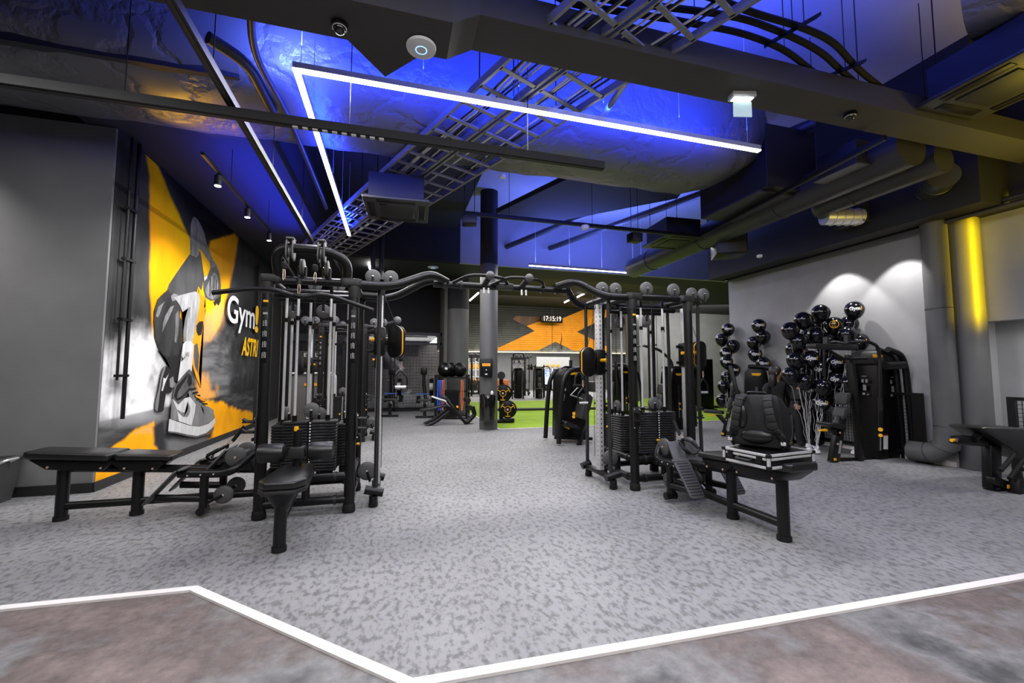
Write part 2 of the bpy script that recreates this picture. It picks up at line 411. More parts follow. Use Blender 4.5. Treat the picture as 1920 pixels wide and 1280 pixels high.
# ------------------------------------------------------------------ cable towers
H = .37                        # half the post spacing
TOP = 2.13
def pulley(parent, c, axis, r=.072, t=.034, fork=None, name='pulley'):
    """grooved disc wheel; fork: point the bracket is bolted to"""
    a = V(axis).normalized(); c = V(c)
    o = MB().lathe([(r*.35, -t/2-.004), (r*.9, -t/2), (r, -t*.32), (r*.9, 0), (r, t*.32), (r*.9, t/2), (r*.35, t/2+.004)], c, a, 30).build(name, PULLEY, parent)
    h = MB().cyl(c-a*(t/2+.014), c+a*(t/2+.014), .011, n=10).build('axle', COPPER if fork is None else STEEL, o)
    if fork is not None:
        f = V(fork); m = MB()
        for sgn in (-1, 1):
            q = a*sgn*(t/2+.012); m.cyl(c+q, f+q, .012, n=8)
        m.build('bracket', BLACK, o)
    return o
def stack(parent, c, w, d, face, z0=.36, n=17, th=.0275, pin=.5, kind=True):
    """weight stack with selector slot on its face; face: unit vector the numbers look to"""
    f = V((*face, 0)); s = V((-f.y, f.x, 0)); c = V((*c, 0)); m = MB()
    rot = Matrix(((s.x, f.x, 0), (s.y, f.y, 0), (0, 0, 1)))
    for k in range(n):
        m.box(c+V((0, 0, z0+th*(k+.5))), (w, d, th-.0055), rot, bev=.004, seg=1)
    o = m.build('weight_stack', PLATE, parent)
    z1 = z0+n*th
    MB().box(c+f*(d/2-.004)+V((0, 0, (z0+z1)/2)), (.034, .012, z1-z0+.004), rot).build('selector_slot', BLACK2, o)
    m = MB()
    for k in range(n): m.box(c+f*(d/2+.003)+s*.006+V((0, 0, z0+th*(k+.5))), (.012, .002, .013), rot)
    m.build('weight_numbers', WHITE, o)
    k = int(n*pin); p = c+f*(d/2)+V((0, 0, z0+th*(k+.5)))-s*.03
    MB().cyl(p-f*.01, p+f*.035, .007, n=8).cyl(p+f*.025, p+f*.05, .016, .013, n=12).build('selector_pin', YEL, o)
    for sg in (-1, 1):
        q = c+s*sg*w*.31
        MB().cyl(q+V((0, 0, .3)), q+V((0, 0, TOP-.03)), .0125, n=12).build('guide_rod', STEEL, parent)
        for za, zb, r_ in ((z1, z1+.05, .022), (1.78, 1.82, .021), (TOP-.09, TOP, .016)): MB().cyl(q+V((0, 0, za)), q+V((0, 0, zb)), r_, n=12).build('rod_collar', BLACK2, parent)
        MB().box(q+V((0, 0, .32)), (.11, .1, .09), rot, bev=.008).build('stack_foot', BLACK, parent)
    pulley(parent, c+V((0, 0, z1+.095)), f, fork=c+V((0, 0, z1+.0)))
    MB().cyl(c+V((0, 0, z1+.16)), c+V((0, 0, TOP)), .0035, n=6).build('cable', CABLE, parent)
    return z1
def frame_tube(parent, pts, r=.04, fillet=.1, name='frame_tube', m=None):
    return MB().tube(pts, r, 14, fillet).build(name, m or BLACK, parent)
def placard(parent, c, face, n=4, w=.055, yellow=True):
    """strip of exercise pictures stuck on a post"""
    f = V((*face, 0)); s = V((-f.y, f.x, 0)); c = V(c); m = MB()
    rot = Matrix(((s.x, f.x, 0), (s.y, f.y, 0), (0, 0, 1)))
    o = MB().box(c, (w*.9, .004, .5), rot, bev=.001).build('instruction_strip', BLACK2, parent)
    y = MB().box(c+f*.003+V((0, 0, .3)), (w*.75, .006, .02), rot, bev=.002).build('maker_badge', YEL, parent)
    for k in range(n):
        z = .1-k*.095
        m.box(c+f*.003+s*-.012+V((0, 0, z)), (.005, .003, .05), rot).box(c+f*.003+s*.014+V((0, 0, z)), (.005, .003, .05), rot).box(c+f*.003+s*.002+V((0, 0, z+.004)), (.008, .003, .024), rot, bev=.003).box(c+f*.003+s*.004+V((0, 0, z-.016)), (.005, .003, .016), rot @ R('Y', 30))
        m.ball(c+f*.003+s*.003+V((0, 0, z+.024)), .006, 8, 6, (1, .5, 1))
    m.box(c+f*.003+V((0, 0, .19)), (.036, .003, .018), rot)
    m.build('exercise_pictures', GREYP, o)
def hook_rack(parent, c, face):
    f = V((*face, 0)); s = V((-f.y, f.x, 0)); c = V(c)
    rot = Matrix(((s.x, f.x, 0), (s.y, f.y, 0), (0, 0, 1)))
    o = MB().box(c, (.085, .014, .24), rot, bev=.006).build('hook_plate', DARK, parent)
    m = MB()
    for dz in (.07, -.02): m.tube([c+V((0, 0, dz)), c+f*.07+V((0, 0, dz)), c+f*.11+V((0, 0, dz+.025))], .014, 8, .03).box(c+f*.06+V((0, 0, dz)), (.09, .09, .014), rot, bev=.005)
    m.box(c+f*.02+V((0, 0, -.085)), (.03, .03, .03), rot, bev=.004)
    m.build('hook', BLACK, o)
    m = MB()
    for dx in (-.03, .03):
        for dz in (-.1, .1): m.cyl(c+s*dx+V((0, 0, dz)), c+s*dx+f*.012+V((0, 0, dz)), .006, n=8)
    m.build('screw', STEEL, o)
def satellite(parent, sx, y0=-.27, y1=.34, pz=1.55, gap=.23, hyaw=0):
    """adjustable pulley column beside the tower: sx = +1 / -1 side"""
    X = sx*(H+gap)
    b = MB().box((X, (y0+y1)/2, .125), (.075, y1-y0+.04, .05), bev=.012).build('column_base', BLACK, parent)
    for yy in (y0, y1):
        MB().cyl((X-sx*.1 if yy == y0 else X-sx*.04, yy, .165), (X+sx*.07, yy, .125), .042, n=18).cyl((X-sx*.02, yy, .02), (X-sx*.02, yy, .1), .04, n=16).cyl((X-sx*.02, yy, 0.01), (X-sx*.02, yy, .035), .045, n=16).build('base_foot', BLACK, b)
    MB().tube([(X, y0+.01, .18), (X, y0+.03, 1.0), (X, y0+.01, TOP)], .021, 12, .3).build('column_tube', DARK, parent)
    MB().tube([(X, y1-.01, .18), (X, y1-.03, 1.0), (X, y1-.01, TOP)], .021, 12, .3).build('column_tube', DARK, parent)
    ym = y0+.26
    rail = MB().box((X, ym, 1.12), (.06, .085, 1.93), bev=.006).build('guide_rail', ALU, parent)
    m = MB()
    for k in range(36): m.box((X-sx*.0, ym-.0435, .22+k*.052), (.01, .002, .02)).box((X+sx*.0305, ym-.012, .22+k*.052), (.002, .014, .01))
    m.build('rail_holes', BLACK2, rail)
    cx = X+sx*.02
    c = MB().box((X, ym, pz), (.12, .13, .3), bev=.02).build('carriage', BLACK2, parent)
    hc = V((X+sx*.17, ym-.04, pz)); hr = R('Z', hyaw)
    def disc_(off, w_, h_, r_, t_): return [hc+hr @ V((u, off, v)) for u, v in rrect(w_, h_, r_, 7)], hr @ V((0, t_, 0))
    hs = MB()
    for off in (-.05, .024): p_, e_ = disc_(off, .15, .34, .074, .026); hs.prism(p_, e_, bev=.006)
    hs.box((X+sx*.08, ym-.01, pz), (.14, .06, .08), bev=.012)
    hs.build('pulley_housing', BLACK2, c)
    p_, e_ = disc_(-.018, .142, .325, .07, .03)
    MB().prism(p_, e_).build('cable_wheel', YEL, c)
    MB().cyl((X, ym-.06, pz+.02), (X, ym-.2, pz+.02), .02, n=14).cyl((X-sx*.05, ym-.05, pz+.02), (X-sx*.09, ym-.05, pz+.02), .02, n=14).build('adjust_grip', YEL, c)
    for z_ in (.1, -.1): MB().cyl((X-sx*.06, ym, pz+z_), (X-sx*.12, ym, pz+z_), .016, .02, n=12).build('lock_knob', BLACK2, c)
    # head and foot pulleys, cable
    for dx_ in (-.07, .1): pulley(parent, (X-sx*.0+dx_, y0+.02, TOP+.1), (0, 1, 0), r=.075, fork=(X+dx_, y0+.02, TOP))
    pulley(parent, (X-sx*.09, ym-.08, .3), (0, 1, 0), r=.09, fork=(X-sx*.06, ym-.08, .2))
    MB().cyl((X+sx*.04, ym+.055, .3), (X+sx*.04, ym+.055, TOP+.08), .0035, n=6).cyl((hc.x, hc.y, pz+.15), (X, ym+.02, TOP+.06), .0035, n=6).build('cable', CABLE, parent)
    frame_tube(parent, [(sx*H, y1-.09, TOP), (X, y1-.04, TOP), (X, y0-.03, TOP), (sx*H, y0-.1, TOP)], .036, .08, 'column_header')
    return hc+hr @ V((sx*.055, 0, -.15))

DARKG = mat('grey_footplate', .06, .5, var=.1)
def tower(label, loc, rz, lat, left_sat, right_sat, stacks, group=None, hooks=True):
    t = thing('cable_tower', label, 'cable machine', loc, rz, group)
    for sx in (-1, 1):
        for sy in (-1, 1):
            p = MB().cyl((sx*H, sy*H, .05), (sx*H, sy*H, TOP-.06), .048, n=22).build('post', BLACK, t)
            MB().lathe([(.056, .0), (.058, .012), (.055, .055), (.05, .07)], (sx*H, sy*H, .008), n=22).build('rubber_foot', RUBBER, p)
            m = MB().lathe([(.05, TOP-.14), (.058, TOP-.06), (.058, TOP-.03)], (sx*H, sy*H, 0), n=22)
            m.prism([V((sx*H+u+(-sx)*.03, sy*H+v, TOP-.03)) for u, v in rrect(.2, .115, .05, 5)], (0, 0, .07), bev=.02)
            m.build('post_cap', DARK, p)
    for a, b in (((-H, -H), (H, -H)), ((H, -H), (H, H)), ((H, H), (-H, H)), ((-H, H), (-H, -H))):
        A = V((*a, 0)); B = V((*b, 0)); up = V((0, 0, 1))
        MB().cyl(A+up*TOP, B+up*TOP, .038, n=18).build('top_rail', BLACK, t)
        for z in (.33, .12):
            o = MB().cyl(A+up*z, B+up*z, .036, n=16).build('base_rail', BLACK, t)
            d = (B-A).normalized()
            MB().cyl(A+up*z+d*.11, A+up*z+d*.135, .043, n=16).build('clamp_ring', DARK, o)
            MB().cyl(B+up*z-d*.11, B+up*z-d*.135, .043, n=16).build('clamp_ring', DARK, o)
        MB().cyl((A+B)/2+up*.12, (A+B)/2+up*.33, .034, n=14).build('base_strut', BLACK, t)
    for z, y in ((TOP-.1, -.12), (TOP-.1, .12), (TOP-.04, 0)):
        MB().cyl((-H, y, z), (H, y, z), .028, n=14).build('top_crossbar', BLACK, t)
    for s in stacks:
        if s == 'front': stack(t, (0, -.2), .47, .17, (0, -1), pin=.3)
        if s == 'left': stack(t, (-.29, .13), .42, .16, (-1, 0), pin=.6, n=15)
        if s == 'right': stack(t, (.29, .13), .42, .16, (1, 0), pin=.45, n=15)
        if s == 'back': stack(t, (0, .27), .38, .13, (0, 1), pin=.5, n=14)
    for sx in (-1, 1): placard(t, (sx*H, -H-.048, 1.62), (0, -1)) if lat or sx < 0 else None
    if hooks:
        hook_rack(t, (-H-.04, -H-.02, .78) if lat else (-H, -H-.055, .78), (-1, 0) if lat else (0, -1))
        hook_rack(t, (H+.05, -H, .78), (1, 0))
    # pulleys above the top rails
    for x in (-.16, .2) if not lat else (): pulley(t, (x, -H+.02, TOP+.105), (0, 1, 0), r=.08, fork=(x, -H+.02, TOP+.02))
    for x, y in ((.05, 0), (-.25, .1)): pulley(t, (x, y, TOP-.23), (0, 1, 0), r=.07, fork=(x, y, TOP-.1))
    for x in (-.1, .14): pulley(t, (x, H, TOP+.1), (0, 1, 0), r=.07, fork=(x, H, TOP+.02))
    if lat:
        a = frame_tube(t, [(-.28, -H, TOP-.0), (-.3, -H-.12, TOP+.27), (.13, -H-.12, TOP+.27), (.31, -H-.05, TOP+.2), (.3, -H, TOP)], .044, .2, 'arch')
        frame_tube(t, [(-.26, -H-.06, TOP+.2), (-.15, -H, TOP+.02)], .014, 0, 'arch_brace')
        for x in (-.17, .09):
            m = MB()
            for sg in (-1, 1): m.prism([V((x+sg*.026-.006, -H-.12+u, TOP+.25+v)) for u, v in rrect(.12, .2, .058, 7)], (.012, 0, 0), bev=.003)
            m.box((x, -H-.12, TOP+.35), (.07, .1, .02), bev=.008)
            m.build('pulley_guard', PULLEY, t)
            pulley(t, (x, -H-.12, TOP+.23), (1, 0, 0), r=.055, t=.028)
            m = MB().cyl((x, -H-.17, TOP+.2), (x, -H-.17, TOP+.1), .004, n=6); m.build('cable', CABLE, t)
            pulley(t, (x+.08 if x < 0 else x+.03, -H, TOP+.13), (1, 0, 0), r=.075, fork=(x+.08 if x < 0 else x+.03, -H, TOP+.03))
    ends = []
    if left_sat: ends.append(satellite(t, -1, pz=left_sat))
    if right_sat: ends.append(satellite(t, 1, pz=right_sat, hyaw=-28 if lat else 0))
    return t, ends

TL = V((-.73, 4.65, .008)); TR = V((2.95, 4.57, .008))
tl, tl_ends = tower('black cable tower beside the wall mural, with an arch and lat pulldown seat in front', TL, 0, True, None, 1.6, ('front', 'left', 'right', 'back'))
tr, tr_ends = tower('black cable tower behind the bench that carries a backpack', TR, 0, False, 1.4, 1.5, ('front', 'left', 'right'))

# ------------------------------------------------------------------ crossover bridge between the towers
br = thing('pull_up_bridge', 'long dark tube bridge overhead, joining the two cable towers', 'pull-up bar', (1.2, 4.62, 0))
def off(p): return V(p)-V((1.2, 4.62, 0))
BZ = 2.25
MB().cyl(off((.42, 4.64, BZ)), off((1.95, 4.6, BZ)), .035, n=18).build('main_tube', BLACK, br)
for (x, tw, s) in ((.5, TL, 1), (1.88, TR, -1)):
    for sy in (-1, 1):
        px = tw.x+s*(H+.03)
        MB().tube([off((px, tw.y+sy*H, TOP)), off((px+s*.32, tw.y+sy*(H-.02), TOP)), off((x-s*.12, tw.y+sy*.16, BZ+.08)), off((x+s*.06, tw.y+sy*.02, BZ+.03))], .042, 16, .2).build('fork_tube', BLACK, br)
    MB().cyl(off((x+s*.02, 4.62, BZ)), off((x+s*.05, 4.62, BZ)), .046, n=18).build('clamp_ring', DARK, br)
    MB().cyl(off((x+s*.2, 4.62, BZ)), off((x+s*.23, 4.62, BZ)), .046, n=18).build('clamp_ring', DARK, br)
for x in (.97, 1.4):
    s = -1 if x < 1.2 else 1
    g = MB().tube([off((x, 4.62, BZ)), off((x, 4.3, BZ+.05))], .032, 14).build('pull_up_grip', RUBBER, br)
    MB().ball(off((x, 4.28, BZ+.05)), .045, 18, 12).build('grip_end', PULLEY, g)
    MB().tube([off((x-.34*1, 4.6, BZ+.02)), off((x-.2, 4.4, BZ+.07)), off((x, 4.34, BZ+.06)), off((x+.2, 4.44, BZ+.06)), off((x+.28, 4.6, BZ+.02))], .018, 12, .12).build('curved_grip', BLACK, br)
    MB().cyl(off((x-.02, 4.5, BZ-.04)), off((x-.02, 4.5, BZ-.1)), .012, n=8).cyl(off((x+.03, 4.5, BZ-.04)), off((x+.03, 4.5, BZ-.1)), .012, n=8).build('grip_bolt', STEEL, g)
MB().box(off((1.2, 4.59, BZ)), (.2, .1, .07), bev=.012).build('joint_sleeve', DARK, br)

# ------------------------------------------------------------------ lat bar and hanging handles
lb = thing('lat_pulldown_bar', 'long wavy black lat bar hanging under the arch of the tower', 'pulldown bar', (-.78, 4.0, 1.93))
def lo(px, py): return on_y(px, py, 3.98)-V((-.78, 4.0, 1.93))
MB().tube([lo(398, 549), lo(430, 545), lo(470, 541), lo(513, 542), lo(545, 553), lo(571, 557), lo(600, 551), lo(630, 557), lo(662, 569), lo(700, 582)], .02, 12, .1).build('bar', BLACK, lb)
MB().tube([lo(532, 526), lo(592, 528)], .016, 10).cyl(lo(561, 523), lo(561, 531), .026, n=14).build('spreader', BLACK, lb)
MB().box(lo(559, 555), (.085, .045, .045), bev=.012).build('centre_clamp', BLACK2, lb)
m = MB()
for (x0, y0, x1, y1) in ((533, 504, 532, 526), (590.5, 510, 591, 531), (561, 532, 560, 552)):
    a, b = lo(x0, y0), lo(x1, y1); mid = (a+b)/2; L = (b-a).length
    m.tube([mid+V((.009*math.cos(t), 0, L/2*math.sin(t))) for t in [2*PI*k/14 for k in range(14)]], .003, 8, closed=True)
m.build('carabiner', COPPER, lb)
m = MB()
for x, y in ((533, 497), (590.5, 502)): m.lathe([(.012, .03), (.024, .02), (.026, -.005), (.018, -.03)], lo(x, y), n=14)
m.build('rubber_stop', RUBBER, lb)
def stirrup(label, end, tw, drop=.0):
    p = V(end)+V(tw); h = thing('stirrup_handle', label, 'cable handle', (p.x, p.y, p.z-.22), group=None)
    MB().tube([(-.065, 0, -.1), (-.065, 0, .0), (0, 0, .075), (.065, 0, .0), (.065, 0, -.1)], .009, 10, .02).build('strap_frame', BLACK, h)
    MB().cyl((-.055, 0, -.1), (.055, 0, -.1), .014, n=14).build('grip', SILVER, h)
    MB().cyl((-.075, 0, -.1), (-.055, 0, -.1), .016, n=12).cyl((.075, 0, -.1), (.055, 0, -.1), .016, n=12).build('end_cap', BLACK, h)
    MB().tube([(.009*math.cos(t), 0, .13+.045*math.sin(t)) for t in [2*PI*k/14 for k in range(14)]], .004, 8, closed=True).build('carabiner', COPPER, h)
    MB().lathe([(.008, .205), (.02, .2), (.022, .18), (.012, .165)], n=12).build('rubber_stop', RUBBER, h)
    return h
stirrup('black stirrup handle with grey grip hanging at the right of the mural-side tower', tl_ends[0], TL)
stirrup('black stirrup handle hanging on the side of the backpack tower nearest the lime turf', tr_ends[0], TR)
stirrup('black stirrup handle hanging from the pulley beside the balloon side of the right tower', tr_ends[1], TR)

# ------------------------------------------------------------------ lat pulldown seat
lt = thing('lat_pulldown_bench', 'black tapered seat with two thigh rollers in front of the mural-side tower', 'gym bench', (-.76, 3.5, .008))
def so(x, y, z): return V((x+.76, y-3.5, z-.008))
seat = [(-.10, .02), (.10, .02), (.155, .12), (.12, .66), (.09, .69), (-.09, .69), (-.12, .66), (-.155, .12)]
sh = lambda y: .43+.0*y
MB().prism([V((x*1.05, y-.08, .44)) for x, y in seat], (0, 0, .06), bev=.018, seg=3).build('seat', VINYL, lt)
MB().prism([V((x*1.08, y*1.02-.09, .405)) for x, y in seat], (0, 0, .034), bev=.012).build('seat_pan', DARK, lt)
MB().lathe([(.05, 0), (.085, .05), (.11, .1)], (0, .03, .31), n=20).build('seat_boss', BLACK, lt)
leg = MB().cyl((0, 0, .01), (0, .02, .4), .043, n=20).build('leg', BLACK, lt)
MB().cyl((0, 0, 0), (0, 0, .035), .05, n=20).build('rubber_foot', RUBBER, leg)
MB().tube([(0, .02, .2), (0, .3, .27), (0, .72, .33)], .034, 12, .1).build('seat_beam', BLACK, lt)
MB().cyl((.0, .52, .33), (.0, .52, .8), .037, n=16).build('roller_post', BLACK, lt)
MB().cyl((-.01, .5, .62), (-.01, .5, .79), .017, n=12).build('adjust_rod', BLACK2, lt)
MB().cyl((-.01, .5, .79), (-.01, .5, .825), .018, n=12).build('adjust_knob', YEL, lt)
MB().prism([V((-.07, .46, .56)), V((.07, .46, .56)), V((.06, .46, .66)), V((-.05, .46, .66))], (0, .11, 0), bev=.012).build('roller_clamp', DARK, lt)
for sg in (-1, 1):
    r_ = MB().lathe([(.05, 0), (.072, .015), (.078, .04), (.078, .175), (.072, .2), (.04, .212)], (sg*.085, .5, .615), (sg, 0, 0), 26).build('thigh_roller', VINYL, lt)

# ------------------------------------------------------------------ low row benches (x' runs from the tower outward)
def row_bench(label, loc, rz, S=1.):
    t = thing('low_row_bench', label, 'gym bench', loc, rz)
    def up(x): return .075*(x-1.)                 # the seat rises gently towards its outer end
    def P(x, y, z): return V((x*S, y, z))
    def T(x, y, z): return V((x*S, y, z+up(x)))
    def padshape(x0, x1, w0, w1): return [(x0, -w0), (x0+.03, -w0-.012), (x1-.04, -w1), (x1, -w1+.03), (x1, w1-.03), (x1-.04, w1), (x0+.03, w0+.012), (x0, w0)]
    MB().prism([T(x, y, .5) for x, y in padshape(.8, 1.24, .125, .155)], (0, 0, .05), bev=.015, seg=3).build('front_pad', VINYL, t)
    MB().prism([T(x, y, .495) for x, y in padshape(1.25, 1.87, .16, .15)], (0, 0, .06), bev=.018, seg=3).build('seat_pad', VINYL, t)
    for x0, x1, nm in ((.86, 1.27, 'front_skirt'), (1.24, 1.81, 'seat_skirt')):
        o = MB().prism([T(x0-.02, -.13, .497), T(x0+.09, -.13, .395), T(x1-.1, -.13, .405), T(x1+.04, -.13, .497)], (0, .26, 0), bev=.02).build(nm, BLACK2, t)
        for x in (x0+.08, x1-.12):
            for sy in (-1, 1): MB().cyl(T(x, sy*.13, .43), T(x, sy*.136, .43), .009, n=10).build('bolt', COPPER, o)
    MB().cyl(T(.1, 0, .41), T(1.63, 0, .4), .036, n=16).build('seat_beam', BLACK, t)
    for x in (1.1, 1.65):
        lg = MB().cyl(P(x, 0, .02), T(x, 0, .42), .044, n=20).build('leg', BLACK, t)
        MB().cyl(P(x, 0, 0), P(x, 0, .035), .052, n=20).build('rubber_foot', RUBBER, lg)
    MB().cyl(P(.0, 0, .12), P(1.65, 0, .12), .034, n=16).build('floor_beam', BLACK, t)
    for sy in (-1, 1):
        y = sy*.23
        MB().tube([P(.15, sy*.1, .52), P(.26, y, .4), P(.36, y, .37), P(.7, y, .39)], .037, 14, .08).build('plate_arm', BLACK, t)
        for k in range(3):
            x = .42+k*.1; MB().cyl(P(x, y+sy*.034, .375), P(x, y+sy*.04, .375), .007, n=8).build('bolt', STEEL, t)
        MB().cyl(P(.5, y, .37), P(.5, y, .08), .034, n=14).build('plate_post', BLACK, t)
        MB().cyl(P(.5, y, .16), P(.86, y, .19), .032, n=12).build('plate_strut', BLACK, t)
        MB().cyl(P(.5, y-.06, .06), P(.5, y+.06, .06), .036, n=16).build('roller_foot', BLACK, t)
        a = V((.93, 0, .14)); b = V((.69, 0, .42)); c_ = V((.63, 0, .43))
        def plate(p0, p1, w0, w1, nm):
            d = (p1-p0).normalized(); nrm = V((d.z, 0, -d.x))
            q = [(p0, -w0+.02), (p0+d*.02, -w0), (p1-d*.01, -w1), (p1, -w1+.01), (p1, w1-.01), (p1-d*.01, w1), (p0+d*.02, w0), (p0, w0-.02)]
            return MB().prism([P(v.x, y+u, v.z) for v, u in q], nrm*.014, bev=.004).build(nm, DARKG, t), d, nrm
        fo, d, nrm = plate(a, b, .075, .088, 'footplate')
        ang = math.degrees(math.atan2(-d.z, d.x)); L = (b-a).length; m = MB()
        for k in range(12):
            p = a+d*(.03+k*(L-.05)/11)+nrm*.014; m.box(P(p.x, y, p.z), (.01, .13, .005), R('Y', ang))
        m.build('tread_ribs', DARK, fo)
        plate(b, c_, .088, .075, 'upper_footplate')
    MB().prism([P(.16, -.09, .36), P(.46, -.09, .36), P(.33, -.09, .54), P(.22, -.09, .54)], (0, .18, 0), bev=.02).build('pulley_shroud', DARK, t)
    MB().prism([P(.52, y, .37) for y in (-.19,)]+[P(.52, .19, .37), P(.36, .17, .56), P(.36, -.17, .56)], (.014, 0, .012), bev=.004).build('upper_footboard', DARKG, t)
    for y in (-.14, .16): pulley(t, P(.28, y, .5), (0, 1, 0), r=.088, t=.04)
    for y in (-.15, .18): pulley(t, P(.36, y, .17), (0, 1, 0), r=.08, t=.036, fork=P(.5, y, .1))
    return t
lrow = row_bench('long black two-pad row bench at left, in front of the mural', (-1.1, 4.72, .008), 180)
rrow = row_bench('black row bench with a flight case and backpack lying on it', (2.92, 4.2, .008), -90, .93)
# close grip row handles lying on the footplates
def row_handle(label, loc, rz, tilt=20):
    h = thing('row_handle', label, 'cable handle', loc, rz)
    r_ = R('Y', tilt)
    P = lambda x, y, z: r_ @ V((x, y, z))
    for sy in (-1, 1):
        MB().tube([P(0, 0, .0), P(.05, sy*.07, .0), P(.17, sy*.09, .0), P(.19, sy*.02, -.05), P(.06, sy*.01, -.07), P(0, 0, 0)], .011, 10, .03).build('handle_loop', BLACK, h)
        MB().cyl(P(.06, sy*.073, 0), P(.16, sy*.088, 0), .016, n=12).build('grip', RUBBER, h)
    MB().tube([P(-.03+.03*math.cos(a), 0, .01+.012*math.sin(a)) for a in [2*PI*k/12 for k in range(12)]], .0045, 8, closed=True).build('carabiner', COPPER, h)
    MB().tube([P(-.05, 0, .01), P(-.2, 0, .08)], .017, 10).build('rubber_stop', RUBBER, h)
    return h
row_handle('black triangular row handle resting over the footplates of the left bench', (-1.5, 4.72, .6), 180, 30)
row_handle('black double row handle resting over the footplates near the flight case', (2.92, 3.83, .6), -90, 30)
# ------------------------------------------------------------------ printed wall mural (flat print on the left wall)
mural = thing('wall_mural', 'large printed mural of a crouching athlete tying a sneaker in orange light', 'mural', (MX-.02, 8.3, 0))
Y0, Y1, Z0, Z1 = 5.74, 11.15, .11, 4.05
NY, NZ = 420, 306
yy, zz = np.meshgrid(np.linspace(Y0, Y1, NY), np.linspace(Z0, Z1, NZ))
PXI, PYI = to_photo(yy, zz, MX)
rng = np.random.default_rng(5)
def vnoise(u, v, f):
    g = rng.random((64, 64)); x = u*f; y = v*f
    xi = np.floor(x).astype(int); yi = np.floor(y).astype(int); fx = x-xi; fy = y-yi
    fx = fx*fx*(3-2*fx); fy = fy*fy*(3-2*fy)
    G = lambda a, b: g[a % 64, b % 64]
    return (G(xi, yi)*(1-fx)+G(xi+1, yi)*fx)*(1-fy)+(G(xi, yi+1)*(1-fx)+G(xi+1, yi+1)*fx)*fy
def fbm(u, v, f, o=5):
    s = 0; a = .5; t = 0
    for k in range(o): s = s+a*vnoise(u+k*7.3, v+k*3.1, f*2**k); t += a; a *= .55
    return s/t
def sdist(poly, x, y):
    P = np.array(poly, float); d = np.full(x.shape, 1e9); ins = np.zeros(x.shape, bool)
    for i in range(len(P)):
        ax, ay = P[i]; bx, by = P[(i+1) % len(P)]
        ex, ey = bx-ax, by-ay; t = np.clip(((x-ax)*ex+(y-ay)*ey)/(ex*ex+ey*ey+1e-9), 0, 1)
        d = np.minimum(d, np.hypot(x-ax-t*ex, y-ay-t*ey))
        c = ((ay > y) != (by > y)) & (x < (bx-ax)*(y-ay)/(by-ay+1e-9)+ax); ins ^= c
    return np.where(ins, -d, d)
def soft(poly, w, x=None, y=None, wob=0, f=2.):
    x = PXI if x is None else x; y = PYI if y is None else y
    d = sdist(poly, x, y)
    if wob: d = d+(fbm(yy, zz, f)-.5)*wob
    t = np.clip(.5-d/(2*w), 0, 1); return t*t*(3-2*t)
def lerp(a, b, m): return a*(1-m[..., None])+np.array(b)*m[..., None] if not isinstance(b, np.ndarray) or b.ndim == 1 else a*(1-m[..., None])+b*m[..., None]
n_c = fbm(yy, zz, 1.1); n_f = fbm(yy, zz*.35, 6.); n_s = fbm(yy, zz, 2.6, 6); n_g = fbm(yy*.5, zz*3, 4., 5)
base = np.ones(yy.shape+(3,))*.045*(.55+.9*n_f)[..., None]
base *= np.clip(.45+1.1*np.clip((n_c-.3)*1.8, 0, 1), 0, 1.4)[..., None]
base = lerp(base, (.004, .004, .006), soft([(283, 285), (300, 300), (395, 470), (450, 440), (500, 480), (500, 380), (330, 270)], 14))
base = lerp(base, (.06, .06, .062), soft([(425, 560), (440, 480), (478, 500), (470, 560)], 20)*.6)
# orange beams
col = np.array((1., .38, .0)); gold = np.array((1., .56, .0)); deep = np.array((.75, .2, .005))
bm1 = [(277, 288), (290, 292), (330, 385), (362, 455), (392, 470), (398, 452), (442, 438), (449, 448), (436, 520), (424, 575), (414, 610), (398, 640), (330, 640), (288, 640), (285, 560), (284, 420), (284, 330)]
om = soft(bm1, 3, wob=6)
om *= np.clip((655-PYI+(n_s-.5)*160)/60, 0, 1)
oc = np.where((fbm(yy, zz*.4, 1.6) > .5)[..., None], gold, col)*(.75+.35*n_s)[..., None]
oc = lerp(np.broadcast_to(gold, base.shape).copy(), col, np.clip(np.abs(PXI-305-(PYI-300)*.32)/60, 0, 1)*.9)*(.85+.3*n_f)[..., None]
base = lerp(base, oc, om)
# smoke on the left, haze on the right
sm = soft([(176, 790), (190, 655), (240, 655), (262, 628), (300, 640), (330, 700), (300, 780), (250, 790)], 34, wob=70, f=2.2)
sm = sm*np.clip(.35+1.9*(n_s-.22), 0, 1.15)
base = lerp(base, (.85, .85, .85), np.clip(sm*1.15, 0, 1))
hz = soft([(372, 630), (400, 610), (420, 620), (436, 700), (420, 745), (372, 760)], 22, wob=60, f=3)*np.clip(.1+1.6*(n_g-.15), 0, 1)
base = lerp(base, (.26, .26, .26), hz*.8)
base = lerp(base, (.9, .45, .2), soft([(384, 590), (410, 570), (418, 590), (404, 625), (385, 640)], 14, wob=30)*.7)
base = lerp(base, (.95, .42, .08), soft([(372, 690), (395, 715), (410, 750), (372, 760)], 9, wob=26, f=4)*.9)
